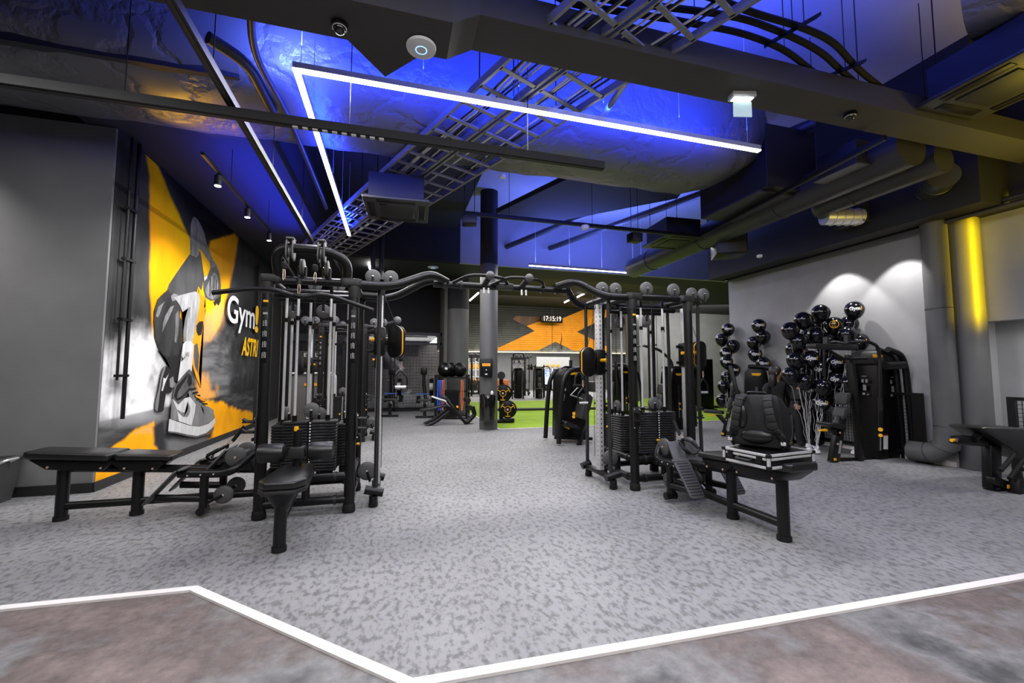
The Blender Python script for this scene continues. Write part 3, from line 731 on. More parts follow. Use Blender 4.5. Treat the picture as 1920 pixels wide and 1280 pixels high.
# printed floor
fl = soft([(170, 920), (182, 792), (300, 765), (480, 730), (492, 800), (330, 870)], 3)
fc = np.ones(base.shape)*(.035+.2*np.clip(n_g-.35, 0, 1)**1.1)[..., None]
fc = lerp(fc, (.42, .42, .42), np.clip((805-PYI)/26, 0, 1)*np.clip((330-PXI)/60, 0, 1)*.85)
base = lerp(base, fc, fl)
of1 = soft([(168, 925), (172, 884), (213, 838), (262, 803), (292, 790), (300, 815), (292, 832), (304, 850), (262, 882), (200, 925)], 3, wob=10, f=5)
of2 = soft([(372, 766), (384, 752), (420, 752), (440, 766), (479, 775), (480, 797), (430, 822), (396, 832), (372, 805)], 4, wob=12, f=5)
base = lerp(base, np.array((1., .42, .006))*(.72+.5*n_s)[..., None], np.clip(of1+of2, 0, 1))
base = lerp(base, (.9, .42, .2), soft([(255, 812), (288, 796), (290, 812)], 6, wob=8)*.6)
base = lerp(base, (.028, .028, .03), soft([(312, 812), (392, 812), (402, 803), (400, 822), (356, 842), (322, 852), (304, 846), (292, 830), (290, 800), (310, 788)], 4, wob=6))
base = lerp(base, (.2, .2, .2), soft([(314, 824), (392, 818), (394, 834), (345, 858), (316, 866)], 7, wob=12)*.75)
base = lerp(base, (.0045, .0045, .005), soft([(478, 500), (500, 480), (500, 830), (482, 800)], 4))
me = bpy.data.meshes.new('printed_background')
idx = np.arange(NY*NZ).reshape(NZ, NY)
quads = np.stack([idx[:-1, :-1], idx[:-1, 1:], idx[1:, 1:], idx[1:, :-1]], -1).reshape(-1, 4)
vv = np.stack([np.full(yy.size, 0.), yy.ravel()-8.3, zz.ravel()], -1)
me.from_pydata(vv.tolist(), [], quads.tolist())
ca = me.color_attributes.new('print', 'FLOAT_COLOR', 'POINT')
ca.data.foreach_set('color', np.concatenate([np.clip(base, 0, 1).reshape(-1, 3), np.ones((yy.size, 1))], 1).ravel().astype(np.float32))
PRINT = bpy.data.materials.new('printed_vinyl'); PRINT.use_nodes = True
at = PRINT.node_tree.nodes.new('ShaderNodeAttribute'); at.attribute_name = 'print'
pb = PRINT.node_tree.nodes['Principled BSDF']; PRINT.node_tree.links.new(at.outputs['Color'], pb.inputs['Base Color']); pb.inputs['Roughness'].default_value = .6; pb.inputs['Specular IOR Level'].default_value = .15
me.materials.append(PRINT)
bgo = bpy.data.objects.new('printed_background', me); COL.objects.link(bgo); bgo.parent = mural

def pm(name, a, b=None, scale=9, stretch=.3):
    m, nt, bb, tc = node_mat(name)
    mp = nt.nodes.new('ShaderNodeMapping'); mp.inputs['Scale'].default_value = (1, 1, stretch); nt.links.new(tc.outputs['Object'], mp.inputs['Vector'])
    a = (a,)*3 if isinstance(a, (int, float)) else a; b = b or tuple(v*.55 for v in a); b = (b,)*3 if isinstance(b, (int, float)) else b
    nt.links.new(ramp(nt, noise(nt, tc, scale, 5, .6, mp.outputs['Vector']), [(.32, b), (.68, a)]), bb.inputs['Base Color']); bb.inputs['Roughness'].default_value = .55
    return m
P_SKIN = pm('printed_dark_skin', .3, .1); P_SKINL = pm('printed_lit_skin', .5, .26, 12); P_SHIRT = pm('printed_shirt', .085, .035, 4)
P_SHORT = pm('printed_shorts', .04, .008, 5); P_FOLD = pm('printed_fold', .28, .1, 8); P_BLK = pm('printed_black', .012, .005)
P_WHITE = pm('printed_white', .66, .5, 12); P_LEATHER = pm('printed_grey_leather', .24, .13, 10); P_MID = pm('printed_mid_grey', .12, .06, 12)
P_HAND = pm('printed_hand', .45, .13, 14); P_OR = pm('printed_orange', (1., .42, .006), (.75, .25, .004), 6)
layer = [0]
def decal(name, px, m, parent=None, step=True):
    if step: layer[0] += 1
    x = .0009*layer[0]
    b = MB(); pts = [on_x(p[0], p[1], MX) for p in px]
    bm = bmesh.new(); f = bm.faces.new([bm.verts.new((x, p.y-8.3, p.z)) for p in pts]); bmesh.ops.triangulate(bm, faces=[f])
    b.bm(bm); return b.build(name, m, parent or mural, smooth=False)
def c5(*p): return [(180+x/4, 270+y/4) for x, y in p]
def c6(*p): return [(180+x/4, 560+y/4) for x, y in p]
ath = decal('printed_athlete_shirt', c5((715, 825), (640, 930), (560, 1050), (545, 1095), (600, 1150), (690, 1135), (765, 1125), (778, 1065), (800, 1100), (822, 1000), (803, 860), (790, 800), (760, 850)), P_SHIRT)
decal('printed_arm', c5((718, 832), (716, 740), (722, 600), (732, 558), (748, 545), (770, 560), (795, 605), (820, 665), (835, 730), (860, 800), (888, 872), (915, 905), (932, 950), (925, 985), (880, 960), (868, 930), (866, 895), (835, 850), (800, 800), (785, 785), (782, 830), (765, 850), (740, 840)), P_SKIN)
decal('printed_arm_light', c5((728, 600), (735, 565), (750, 553), (775, 575), (808, 660), (835, 760), (865, 830), (845, 790), (800, 690), (775, 620), (748, 580)), P_FOLD)
decal('printed_head', c5((815, 1010), (850, 975), (868, 930), (905, 920), (935, 970), (946, 1060), (940, 1130), (915, 1170), (870, 1175), (830, 1150), (815, 1090)), P_MID)
decal('printed_hand', c5((825, 1100), (840, 1060), (870, 1000), (895, 960), (915, 985), (925, 1060), (915, 1130), (885, 1165), (845, 1150)), P_HAND)
for q in ([(862, 1010), (872, 1000), (866, 1140), (856, 1140)], [(888, 985), (897, 985), (893, 1150), (884, 1150)], [(908, 1010), (915, 1020), (908, 1130), (901, 1130)]): decal('printed_finger_shadow', c5(*q), P_MID)
decal('printed_mask', c5((815, 1000), (845, 980), (838, 1010), (820, 1025)), P_WHITE)
decal('printed_hair', c5((890, 1185), (905, 1165), (935, 1140), (946, 1100), (940, 1180), (925, 1210), (910, 1190), (900, 1215)), P_BLK)
decal('printed_hanging_shirt', c5((778, 1070), (795, 1130), (825, 1150), (815, 1220), (828, 1280), (795, 1290), (770, 1290), (776, 1160)), P_OR)
decal('printed_far_leg', c6((770, 110), (825, 60), (815, 170), (800, 270), (785, 420), (775, 560), (792, 670), (760, 600), (735, 520), (722, 450), (728, 330)), P_OR)
decal('printed_far_knee', c6((757, 200), (780, 170), (808, 168), (808, 210), (795, 270), (772, 278), (758, 245)), P_BLK)
decal('printed_far_calf_shade', c6((742, 350), (765, 330), (778, 430), (768, 560), (745, 500), (738, 430)), P_MID)
decal('printed_tights', c6((470, 380), (640, 360), (640, 420), (628, 530), (612, 625), (590, 610), (575, 550), (545, 500), (530, 450)), P_BLK)
decal('printed_shorts', c6((440, 160), (442, 90), (470, 0), (510, -40), (545, -70), (575, -30), (600, -10), (640, 60), (632, 130), (655, 180), (645, 330), (622, 412), (560, 440), (510, 420), (470, 360), (447, 290)), P_SHORT)
for q in ([(452, 130), (470, 60), (520, 20), (500, 60), (480, 120), (465, 140)], [(520, 130), (560, 60), (590, 50), (555, 130), (500, 250), (505, 190)], [(598, 120), (618, 85), (628, 140), (618, 260), (604, 330), (590, 320), (596, 220)], [(560, -20), (585, -40), (620, -30), (600, 10), (575, 20)]): decal('printed_short_fold', c6(*q), P_FOLD)
decal('printed_thigh', c6((585, -10), (640, -30), (700, -45), (745, -55), (772, -40), (778, 20), (768, 90), (755, 170), (735, 270), (722, 335), (690, 318), (655, 325), (655, 250), (668, 150), (690, 70), (650, 100), (635, 60), (610, 20)), P_SKINL)
decal('printed_shin_shade', c6((655, 250), (668, 150), (692, 68), (712, 60), (690, 150), (680, 240), (676, 318), (656, 322)), P_FOLD)
decal('printed_back_shoe', c6((520, 503), (550, 515), (578, 555), (586, 600), (582, 670), (560, 705), (525, 710), (515, 760), (505, 840), (470, 848), (446, 830), (443, 780), (462, 690), (486, 560), (500, 520)), P_BLK)
decal('printed_back_shoe_sole', c6((520, 503), (505, 520), (488, 570), (468, 680), (443, 780), (443, 830), (460, 846), (470, 780), (480, 690), (498, 590), (520, 520)), P_LEATHER)
decal('printed_back_swoosh', c6((505, 590), (498, 650), (488, 690), (500, 690), (515, 640), (545, 560), (520, 600)), P_WHITE)
decal('printed_back_heel', c6((550, 600), (578, 580), (584, 630), (575, 670), (552, 660)), P_LEATHER)
decal('printed_sock', c6((650, 340), (668, 320), (692, 314), (715, 322), (730, 340), (724, 440), (716, 540), (690, 560), (640, 600), (610, 620), (622, 540), (638, 430)), P_WHITE)
decal('printed_sock_swoosh', c6((640, 425), (636, 475), (680, 420), (650, 448)), P_BLK)
decal('printed_shoe_tongue', c6((690, 700), (720, 640), (745, 700), (800, 790), (760, 830), (700, 750)), P_LEATHER)
decal('printed_shoe_collar', c6((572, 735), (590, 650), (640, 585), (690, 530), (705, 530), (722, 600), (722, 660), (690, 700), (650, 750), (610, 795), (585, 770)), P_MID)
for q in ([(580, 730), (600, 655), (650, 600), (690, 545), (680, 590), (640, 650), (610, 700), (600, 760)], [(590, 750), (640, 730), (700, 665), (705, 680), (640, 750), (605, 765)], [(690, 560), (712, 580), (716, 640), (690, 660), (680, 620)]): decal('printed_collar_strap', c6(*q), P_BLK)
decal('printed_shoe_quarter', c6((570, 750), (610, 795), (660, 745), (700, 735), (742, 790), (735, 860), (712, 950), (615, 918), (590, 850)), P_WHITE)
decal('printed_shoe_heel', c6((566, 742), (580, 780), (600, 830), (616, 918), (550, 902), (555, 830)), P_LEATHER)
decal('printed_shoe_toe', c6((742, 790), (755, 770), (800, 790), (840, 815), (872, 840), (886, 888), (845, 930), (770, 955), (712, 950), (735, 860)), P_LEATHER)
decal('printed_toe_cap', c6((785, 880), (800, 865), (850, 862), (880, 850), (872, 830), (845, 812), (805, 800), (775, 790), (800, 830)), P_FOLD)
decal('printed_shoe_swoosh', c6((575, 790), (600, 830), (640, 852), (672, 850), (682, 820), (680, 770), (698, 810), (698, 850), (680, 885), (650, 885), (612, 850)), P_LEATHER)
decal('printed_shoe_midsole', c6((540, 900), (615, 925), (700, 952), (770, 958), (840, 935), (888, 892), (888, 925), (860, 975), (820, 1005), (750, 1028), (690, 1020), (600, 1000), (532, 992)), P_WHITE)
decal('printed_shoe_outsole', c6((532, 992), (600, 1000), (690, 1020), (750, 1028), (820, 1005), (880, 955), (872, 985), (820, 1018), (750, 1040), (680, 1032), (590, 1010), (534, 1004)), P_MID)
layer[0] += 1
for k, (x, y) in enumerate([(700, 672), (715, 700), (730, 722), (745, 745), (765, 762), (785, 780)]): decal('printed_lace', c6((x, y), (x+40, y-8+k*2), (x+46, y+4+k*2), (x+4, y+14)), P_BLK, step=False)
decal('printed_lace_bow', c6((735, 720), (770, 735), (800, 750), (806, 770), (790, 765), (770, 752), (740, 735)), P_OR)
def mtext(name, body, size, px, m, **k):
    p = on_x(px[0], px[1], MX); layer[0] += 1
    return text_obj(name, body, size, (MX+.0009*layer[0], p.y, p.z), (0, 1, 0), (0, 0, 1), m, mural, off=(MX-.02, 8.3, 0), **k)
def fit(o, ya, yb, za, zb):
    ys = [v.co.y for v in o.data.vertices]; zs = [v.co.z for v in o.data.vertices]
    y0, y1, z0, z1 = min(ys), max(ys), min(zs), max(zs)
    for v in o.data.vertices:
        v.co.y = ya-8.3+(v.co.y-y0)/(y1-y0)*(yb-ya); v.co.z = za+(v.co.z-z0)/(z1-z0)*(zb-za)
M_WHITE = mat('white_wall_print', .8, .5, var=.03); M_YEL = mat('yellow_wall_print', (1., .55, .0), .5, var=.03)
a = on_x(422, 580, MX); b = on_x(474, 600, MX)
g = mtext('printed_gym_lettering', 'Gym', 1, (450, 590), M_WHITE, bold=.015)
fit(g, a.y, b.y, on_x(447, 625, MX).z, on_x(432, 553, MX).z)
g = mtext('printed_exclamation_mark', '!', 1, (479, 600), M_YEL, bold=.03)
fit(g, on_x(474.5, 600, MX).y, on_x(481, 600, MX).y, on_x(476, 623, MX).z, on_x(479, 573, MX).z)
g = mtext('printed_astri_lettering', 'ASTRI', 1, (465, 650), M_YEL, shear=.25, bold=.03)
fit(g, on_x(448.5, 660, MX).y, on_x(480, 655, MX).y, on_x(460, 667.5, MX).z, on_x(455, 631, MX).z)
g = mtext('printed_sock_lettering', 'NIKE', 1, (345, 665), P_BLK, bold=.01)
fit(g, on_x(341, 665, MX).y, on_x(349, 663, MX).y, on_x(344, 668, MX).z, on_x(346, 660, MX).z)
# conduits running up the mural wall
cd = thing('wall_conduit', 'pair of thin black conduits running up the mural wall near its left edge', 'conduit', (MX+.05, 6.1, 0))
yc = on_x(238, 500, MX).y
MB().cyl((0, yc-6.1, .75), (0, yc-6.1, 4.05), .022, n=10).build('conduit', BLACK, cd)
MB().cyl((0, yc-6.25, 1.2), (0, yc-6.25, 4.05), .014, n=8).build('thin_conduit', BLACK, cd)
for z in (1.25, 1.9, 2.6, 3.2): MB().box((0, yc-6.17, z), (.05, .2, .03)).build('clip', BLACK, cd)
# ------------------------------------------------------------------ flight case and backpack on the right bench
fc = thing('flight_case', 'flat silver-edged black flight case lying under the backpack', 'case', (2.86, 2.73, .592), 7)
W2, D2, H2 = .49, .38, .1
MB().box((0, 0, H2/2), (W2, D2, H2), bev=.006).build('case_shell', BLACK2, fc)
m = MB()
for z in (.006, H2-.006):
    for sy in (-1, 1): m.box((0, sy*(D2/2), z), (W2+.012, .016, .02), bev=.004)
    for sx in (-1, 1): m.box((sx*W2/2, 0, z), (.016, D2+.012, .02), bev=.004)
for sy in (-1, 1): m.box((0, sy*(D2/2+.001), H2*.66), (W2*.9, .006, .018), bev=.002)
for sx in (-1, 1):
    m.box((sx*(W2/2+.001), 0, H2*.66), (.006, D2*.9, .018), bev=.002)
    for sy in (-1, 1): m.box((sx*W2/2, sy*D2/2, H2/2), (.02, .02, H2), bev=.004)
m.build('edge_trim', SILVER, fc)
m = MB()
for sx in (-1, 1):
    for sy in (-1, 1):
        for z in (.008, H2-.008): m.box((sx*W2/2, sy*D2/2, z), (.034, .034, .026), bev=.008)
m.build('corner_cap', BLACK, fc)
for y in (-.12, .13): MB().box((-W2/2-.008, y, H2*.6), (.014, .045, .055), bev=.005).build('latch', BLACK, fc)
MB().tube([(-W2/2-.003, -.06, .05), (-W2/2-.035, -.06, .04), (-W2/2-.035, .06, .04), (-W2/2-.003, .06, .05)], .01, 8, .02).build('handle', BLACK, fc)

bp = thing('backpack', 'bulky black backpack standing upright on the silver-edged flight case', 'backpack', (2.87, 2.79, .692), -62)
def loft(sections, n=28, p=2.6):
    """stacked superellipse sections: (z, cx, cy, rx, ry)"""
    vs = []; fs = []
    for z, cx, cy, rx, ry in sections:
        for i in range(n):
            t = 2*PI*i/n; c, s_ = math.cos(t), math.sin(t)
            vs.append((cx+rx*math.copysign(abs(c)**(2/p), c), cy+ry*math.copysign(abs(s_)**(2/p), s_), z))
    for k in range(len(sections)-1):
        for i in range(n): fs.append((k*n+i, k*n+(i+1) % n, (k+1)*n+(i+1) % n, (k+1)*n+i))
    fs += [tuple(range(n-1, -1, -1)), tuple(range((len(sections)-1)*n, len(sections)*n))]
    return MB().add(vs, fs)
loft([(.0, 0, .02, .15, .1), (.015, 0, .03, .185, .13), (.1, 0, .04, .2, .155), (.22, 0, .035, .195, .15), (.32, 0, .02, .18, .125), (.39, 0, .0, .15, .095), (.415, 0, -.01, .12, .06), (.42, 0, -.015, .09, .04)]).build('main_bag', CANVAS, bp)
loft([(.03, 0, .17, .12, .05), (.06, 0, .19, .15, .06), (.17, 0, .195, .15, .06), (.27, 0, .165, .13, .05), (.31, 0, .13, .1, .03)]).build('front_pocket', CANVAS, bp)
bk = MB()
bk.prism([V((x, -.09-.045*(1-abs(z-.2)/.24), z)) for x, z in [(-.165, .02), (.165, .02), (.185, .06), (.17, .3), (.15, .42), (-.15, .42), (-.17, .3), (-.185, .06)]], (0, -.018, 0), bev=.012)
bk.build('back_panel', CANVAS2, bp)
o = MB()
o.ball((0, -.125, .1), .1, 20, 12, (1.15, .28, .55)); o.build('lumbar_pad', VINYL, bp)
for sx in (-1, 1):
    MB().ball((sx*.1, -.13, .25), .085, 18, 12, (.5, .3, 1.1)).build('shoulder_pad', VINYL, bp)
    s_ = MB(); pts = [(.085, -.09, .42), (.1, -.165, .38), (.12, -.195, .28), (.14, -.18, .17), (.175, -.12, .1)]
    path = [V((sx*x, y, z)) for x, y, z in pts]
    for a, b in zip(path[:-1], path[1:]):
        for q in (0, .5):
            c = a.lerp(b, q+.25); d = (b-a).normalized(); e = V((1, 0, 0)); e = (e-d*e.dot(d)).normalized(); f = d.cross(e)
            s_.box(c, (.062, (b-a).length*.52, .026), Matrix((e, d, f)).transposed(), bev=.01)
    st = s_.build('shoulder_strap', CANVAS2, bp)
    MB().tube([V((sx*.16, -.15, .14)), V((sx*.185, -.14, .07)), V((sx*.175, -.1, .015))], .012, 6).build('webbing', CANVAS, st)
    MB().box((sx*.188, -.145, .065), (.034, .01, .026), R('Z', 10*sx), bev=.003).build('buckle', SILVER, st)
MB().tube([(-.06, -.07, .415), (-.065, -.08, .44), (.065, -.08, .44), (.06, -.07, .415)], .011, 8, .02).build('grab_handle', BLACK, bp)
m = MB()
m.tube([(-.17, .06, .1), (-.175, .1, .24), (-.12, .07, .37), (.0, .03, .412), (.12, .07, .37), (.175, .1, .24), (.17, .06, .1)], .005, 6, .08)
m.build('zip', BLACK2, bp)
MB().tube([(.195, .0, .04), (.2, .06, .12), (.18, .14, .26)], .009, 6, .05).build('compression_strap', CANVAS2, bp)

# ------------------------------------------------------------------ storage tub at the left edge
tb = thing('storage_tub', 'dark grey plastic tub at the far left against the grey wall', 'tub', (-3.98, 5.4, .008))
m = MB()
def ringbox(z, hx, hy): return [(-hx, -hy, z), (hx, -hy, z), (hx, hy, z), (-hx, hy, z)]
vs = ringbox(0, .3, .2)+ringbox(.42, .35, .24)+ringbox(.42, .325, .215)+ringbox(.02, .28, .18)
fs = [(3, 2, 1, 0)]+[(k*4+i, k*4+(i+1) % 4, (k+1)*4+(i+1) % 4, (k+1)*4+i) for k in range(3) for i in range(4)]+[(12, 13, 14, 15)]
m.add(vs, fs).build('tub_body', mat('grey_tub_plastic', .06, .45, var=.1), tb, angle=20)
m = MB()
for sy in (-1, 1): m.box((0, sy*.235, .425), (.74, .035, .03), bev=.008)
for sx in (-1, 1): m.box((sx*.345, 0, .425), (.035, .46, .03), bev=.008)
m.build('rim', mat('grey_tub_plastic', .06), tb)
m = MB()
for sx in (-1, 1): m.prism([V((sx*.31, -.245, .02)), V((sx*.25, -.235, .02)), V((sx*.285, -.262, .4)), V((sx*.345, -.262, .4))], (0, .02, 0))
m.build('corner_rib', mat('grey_tub_plastic', .06), tb)
MB().tube([(.355, -.08, .4), (.42, -.08, .435), (.42, .08, .435), (.355, .08, .4)], .012, 8, .03).build('handle', SILVER, tb)

# ------------------------------------------------------------------ balloons
def balloon_mesh(r):
    prof = []
    for k in range(19):
        t = PI*k/18; z = -math.cos(t); rr = math.sin(t)
        if z < 0: z2 = z*1.22; rr *= (1-.12*(-z)**1.2)
        else: z2 = z
        prof.append((max(.004, rr)*r, z2*r))
    prof = [(.012, -1.33*r), (.005, -1.27*r)]+prof[1:]
    return MB().lathe(prof, n=26)
BR = .135
proto_me = None
def wrap_text(body, size, xoff, r):
    me = text_mesh(body, size, bold=.004)
    bm = bmesh.new(); bm.from_mesh(me); bmesh.ops.triangulate(bm, faces=bm.faces[:])
    bmesh.ops.subdivide_edges(bm, edges=[e for e in bm.edges if e.calc_length() > .015], cuts=2); bm.to_mesh(me); bm.free()
    for v in me.vertices:
        a = (v.co.x+xoff)/r; b = v.co.y/r
        v.co = V((math.sin(a)*math.cos(b), -math.cos(a)*math.cos(b), math.sin(b)))*(r*1.006)
    return me
B_TXT = wrap_text('Gym', .075, -.012, BR); B_TXT.materials.clear(); B_TXT.materials.append(WHITE)
B_EXC = wrap_text('!', .075, .078, BR); B_EXC.materials.clear(); B_EXC.materials.append(YEL)
B_BODY = None
placed = []
def balloon(px, py, d, txt, anchor, label, group, turn=0):
    global B_BODY
    best = None
    for dd in (0, .07, -.07, .14, -.14, .21, -.21, .28, -.28, .36, -.36, .44, -.44, -.52, .52, -.6, -.7, .6):
        p = at_depth(px, py, d+dd)
        if all((p-q).length > BR*1.62 for q in placed) and p.x < 7.22: best = p; break
    if best is None: best = at_depth(px, py, d+.5)
    placed.append(best); p = best
    ang = math.degrees(math.atan2(p.x, p.y))
    t = thing('balloon', label, 'balloon', p, -ang+turn, group)
    if B_BODY is None:
        o = balloon_mesh(BR).build('rubber_skin', BALLOON, t); B_BODY = o.data
    else:
        o = bpy.data.objects.new('rubber_skin', B_BODY); COL.objects.link(o); o.parent = t
    if txt:
        for nm, me in (('lettering', B_TXT), ('exclamation_mark', B_EXC)):
            q = bpy.data.objects.new(nm, me); COL.objects.link(q); q.parent = t
    inv = Matrix.Rotation(-math.radians(-ang+turn), 3, 'Z')
    end = inv @ (V(anchor)-p); n = 14; pts = []
    rr = random.Random(int(px*7+py))
    for k in range(n+1):
        u = k/n; q = V((0, 0, -BR*1.3)).lerp(end, u)
        w_ = .02*math.sin(u*PI)
        pts.append(q+V((rr.uniform(-w_, w_), rr.uniform(-w_, w_), 0)))
    MB().tube(pts, .0017, 5).build('ribbon', RIBBON, t)
    return t
A1 = on_z(1518, 845, .03); A2 = on_z(1531, 848, .03); A3 = on_z(1562, 856, .03)
A4 = V((6.95, 7.62, .03)); A5 = V((7.05, 6.95, .03)); A6 = on_z(1603, 850, .03)
def bow(loc, label):
    t = thing('balloon_weight', label, 'balloon weight', (loc.x, loc.y, .008), 0, 'white tissue balloon weights')
    m = MB(); rr = random.Random(int(loc.x*1000))
    m.lathe([(.03, 0), (.055, .02), (.05, .05), (.018, .085)], n=12); m.build('weight_bag', TISSUE, t)
    m = MB()
    for k in range(14):
        a = rr.uniform(0, 2*PI); e = rr.uniform(.2, 1.2); L = rr.uniform(.05, .085)
        d = V((math.cos(a)*math.cos(e), math.sin(a)*math.cos(e), math.sin(e)))
        s_ = d.orthogonal().normalized()*.022
        b0 = V((0, 0, .08)); m.add([b0, b0+d*L*.7+s_, b0+d*L, b0+d*L*.7-s_, b0+d*L*.6+V((0, 0, .01))], [(0, 1, 4), (1, 2, 4), (2, 3, 4), (3, 0, 4), (0, 3, 2, 1)])
    m.build('tissue_frill', TISSUE, t, smooth=False)
bow(A1, 'white tissue balloon weight on the floor, left of the pair under the balloons')
bow(A2, 'white tissue balloon weight on the floor, right of the pair under the balloons')
bow(A3, 'white tissue balloon weight on the floor nearest the pec machine foot')
bow(A6, 'white tissue balloon weight half hidden behind the pec machine frame')
gm = 'black balloons of the big bunch'
main = [  # px, py, text, anchor, words
 (1539, 586, 0, A2, 'plain black balloon at the top middle of the big bunch'),
 (1602, 580, 1, A3, 'black lettered balloon topmost at the right of the big bunch'),
 (1506, 600, 0, A1, 'plain black balloon high on the left, just right of the outermost one'),
 (1482, 619, 0, A1, 'plain black balloon at the upper left rim of the big bunch'),
 (1564, 609, 2, A2, 'black balloon with a yellow ring emblem in the big bunch'),
 (1592, 607, 0, A3, 'plain black balloon directly below the topmost lettered one at right'),
 (1531, 628, 0, A2, 'plain black balloon in the upper middle, left below the ring emblem balloon'),
 (1498, 640, 0, A1, 'plain black balloon second down on the left rim of the big bunch'),
 (1554, 637, 0, A2, 'black balloon just under the ring emblem balloon, behind the machine arm'),
 (1611, 640, 1, A3, 'black balloon behind the machine top, lowest at the right of the bunch'),
 (1492, 675, 0, A1, 'plain black balloon third down on the left, beside the mirror rod'),
 (1520, 672, 1, A1, 'lettered black balloon in the middle, left above the clearest lettered one'),
 (1567, 679, 1, A3, 'lettered black balloon beside the slanted machine post'),
 (1535, 692, 1, A2, 'lettered black balloon hanging clear in the very middle of the bunch'),
 (1483, 703, 0, A1, 'plain black balloon low on the left, in front of the seated person'),
 (1566, 711, 1, A3, 'lettered black balloon low on the right, crossed by white ribbons'),
 (1509, 714, 0, A1, 'plain black balloon low in the bunch between left rim and lettered one'),
 (1517, 730, 1, A1, 'lettered black balloon lowest on the left of the bunch'),
 (1541, 725, 0, A2, 'large plain black balloon low in the middle of the bunch'),
 (1539, 755, 1, A2, 'lettered black balloon lowest of the whole bunch'),
 (1568, 745, 0, A3, 'plain black balloon low, left of the grey machine pads'),
 (1528, 611, 0, A2, 'black balloon peeping out behind the top middle balloon'),
 (1588, 627, 0, A3, 'black balloon peeping out behind the machine top at right'),
 (1516, 631, 0, A1, 'black balloon half hidden behind the upper middle one'),
 (1489, 655, 0, A1, 'black balloon half hidden at the left rim, above the mirror rod'),
 (1545, 664, 0, A2, 'black balloon behind the machine arm in the middle'),
 (1510, 694, 0, A1, 'black balloon hidden behind the central lettered one'),
 (1589, 699, 0, A3, 'black balloon seen behind the slanted machine post, upper'),
 (1592, 718, 0, A3, 'black balloon seen behind the slanted machine post, lower'),
 (1523, 748, 0, A2, 'black balloon lowest behind, in front of the black trousers'),
]
for k, (px, py, tx, an, lb_) in enumerate(main):
    t = balloon(px, py, 6.95+(.25 if k > 20 else 0), tx == 1, an, lb_, gm, turn=(8 if tx == 1 else 0))
    if tx == 2:
        m = MB(); ring = []
        for q in range(24):
            a = 2*PI*q/24; x, z = .06*math.cos(a), .06*math.sin(a); ring.append(V((x, -math.sqrt(max(0, BR**2-x*x-z*z))*1.01, z)))
        m.tube(ring, .004, 6, closed=True)
        S = lambda x, z: V((x, -math.sqrt(BR**2-x*x-z*z)*1.01, z))
        m.tube([S(-.035, -.04), S(0, .012), S(.02, -.04), S(-.035, -.04)], .0035, 6); m.tube([S(.016*math.cos(2*PI*q/12)-.002, .03+.016*math.sin(2*PI*q/12)) for q in range(12)], .0035, 6, closed=True)
        m.build('ring_emblem', mat('yellow_emblem_print', (1., .5, 0), .4, var=.05), t)
for px, py, tx, lb_ in [(1365, 617, 1, 'lettered black balloon topmost of the slim column by the wall corner'), (1353, 636, 0, 'plain black balloon second from top at the left of the slim column'), (1375, 648, 0, 'plain black balloon third from top at the right of the slim column'),
    (1361, 662, 1, 'black balloon tucked behind others in the slim column'), (1362, 678, 1, 'lettered black balloon in the middle of the slim column'), (1376, 693, 1, 'lettered black balloon right of the middle of the slim column'), (1363, 707, 0, 'plain black balloon below the middle of the slim column'),
    (1357, 724, 0, 'black balloon half hidden low at the left of the slim column'), (1376, 738, 0, 'plain black balloon low at the right of the slim column'), (1354, 750, 0, 'lowest black balloon of the slim column, beside a machine pad')]:
    balloon(px, py, 9.45, tx, A4, lb_, 'black balloons of the slim column', turn=6)
for px, py, tx, lb_ in [(1423, 610, 1, 'black balloon topmost of the five above the middle machine'), (1431, 631, 0, 'black balloon at the right, second of the five above the middle machine'), (1414, 642, 0, 'plain black balloon at the left of the five above the middle machine'),
    (1416, 664, 1, 'black balloon fourth of the five above the middle machine'), (1431, 681, 1, 'lettered black balloon just above the badge of the middle machine')]:
    balloon(px, py, 8.75, tx, A5, lb_, 'five black balloons above the machine', turn=10)
bow(A4, 'white tissue balloon weight behind the backpack, at the slim balloon column')
bow(A5, 'white tissue balloon weight hidden behind the middle machine')
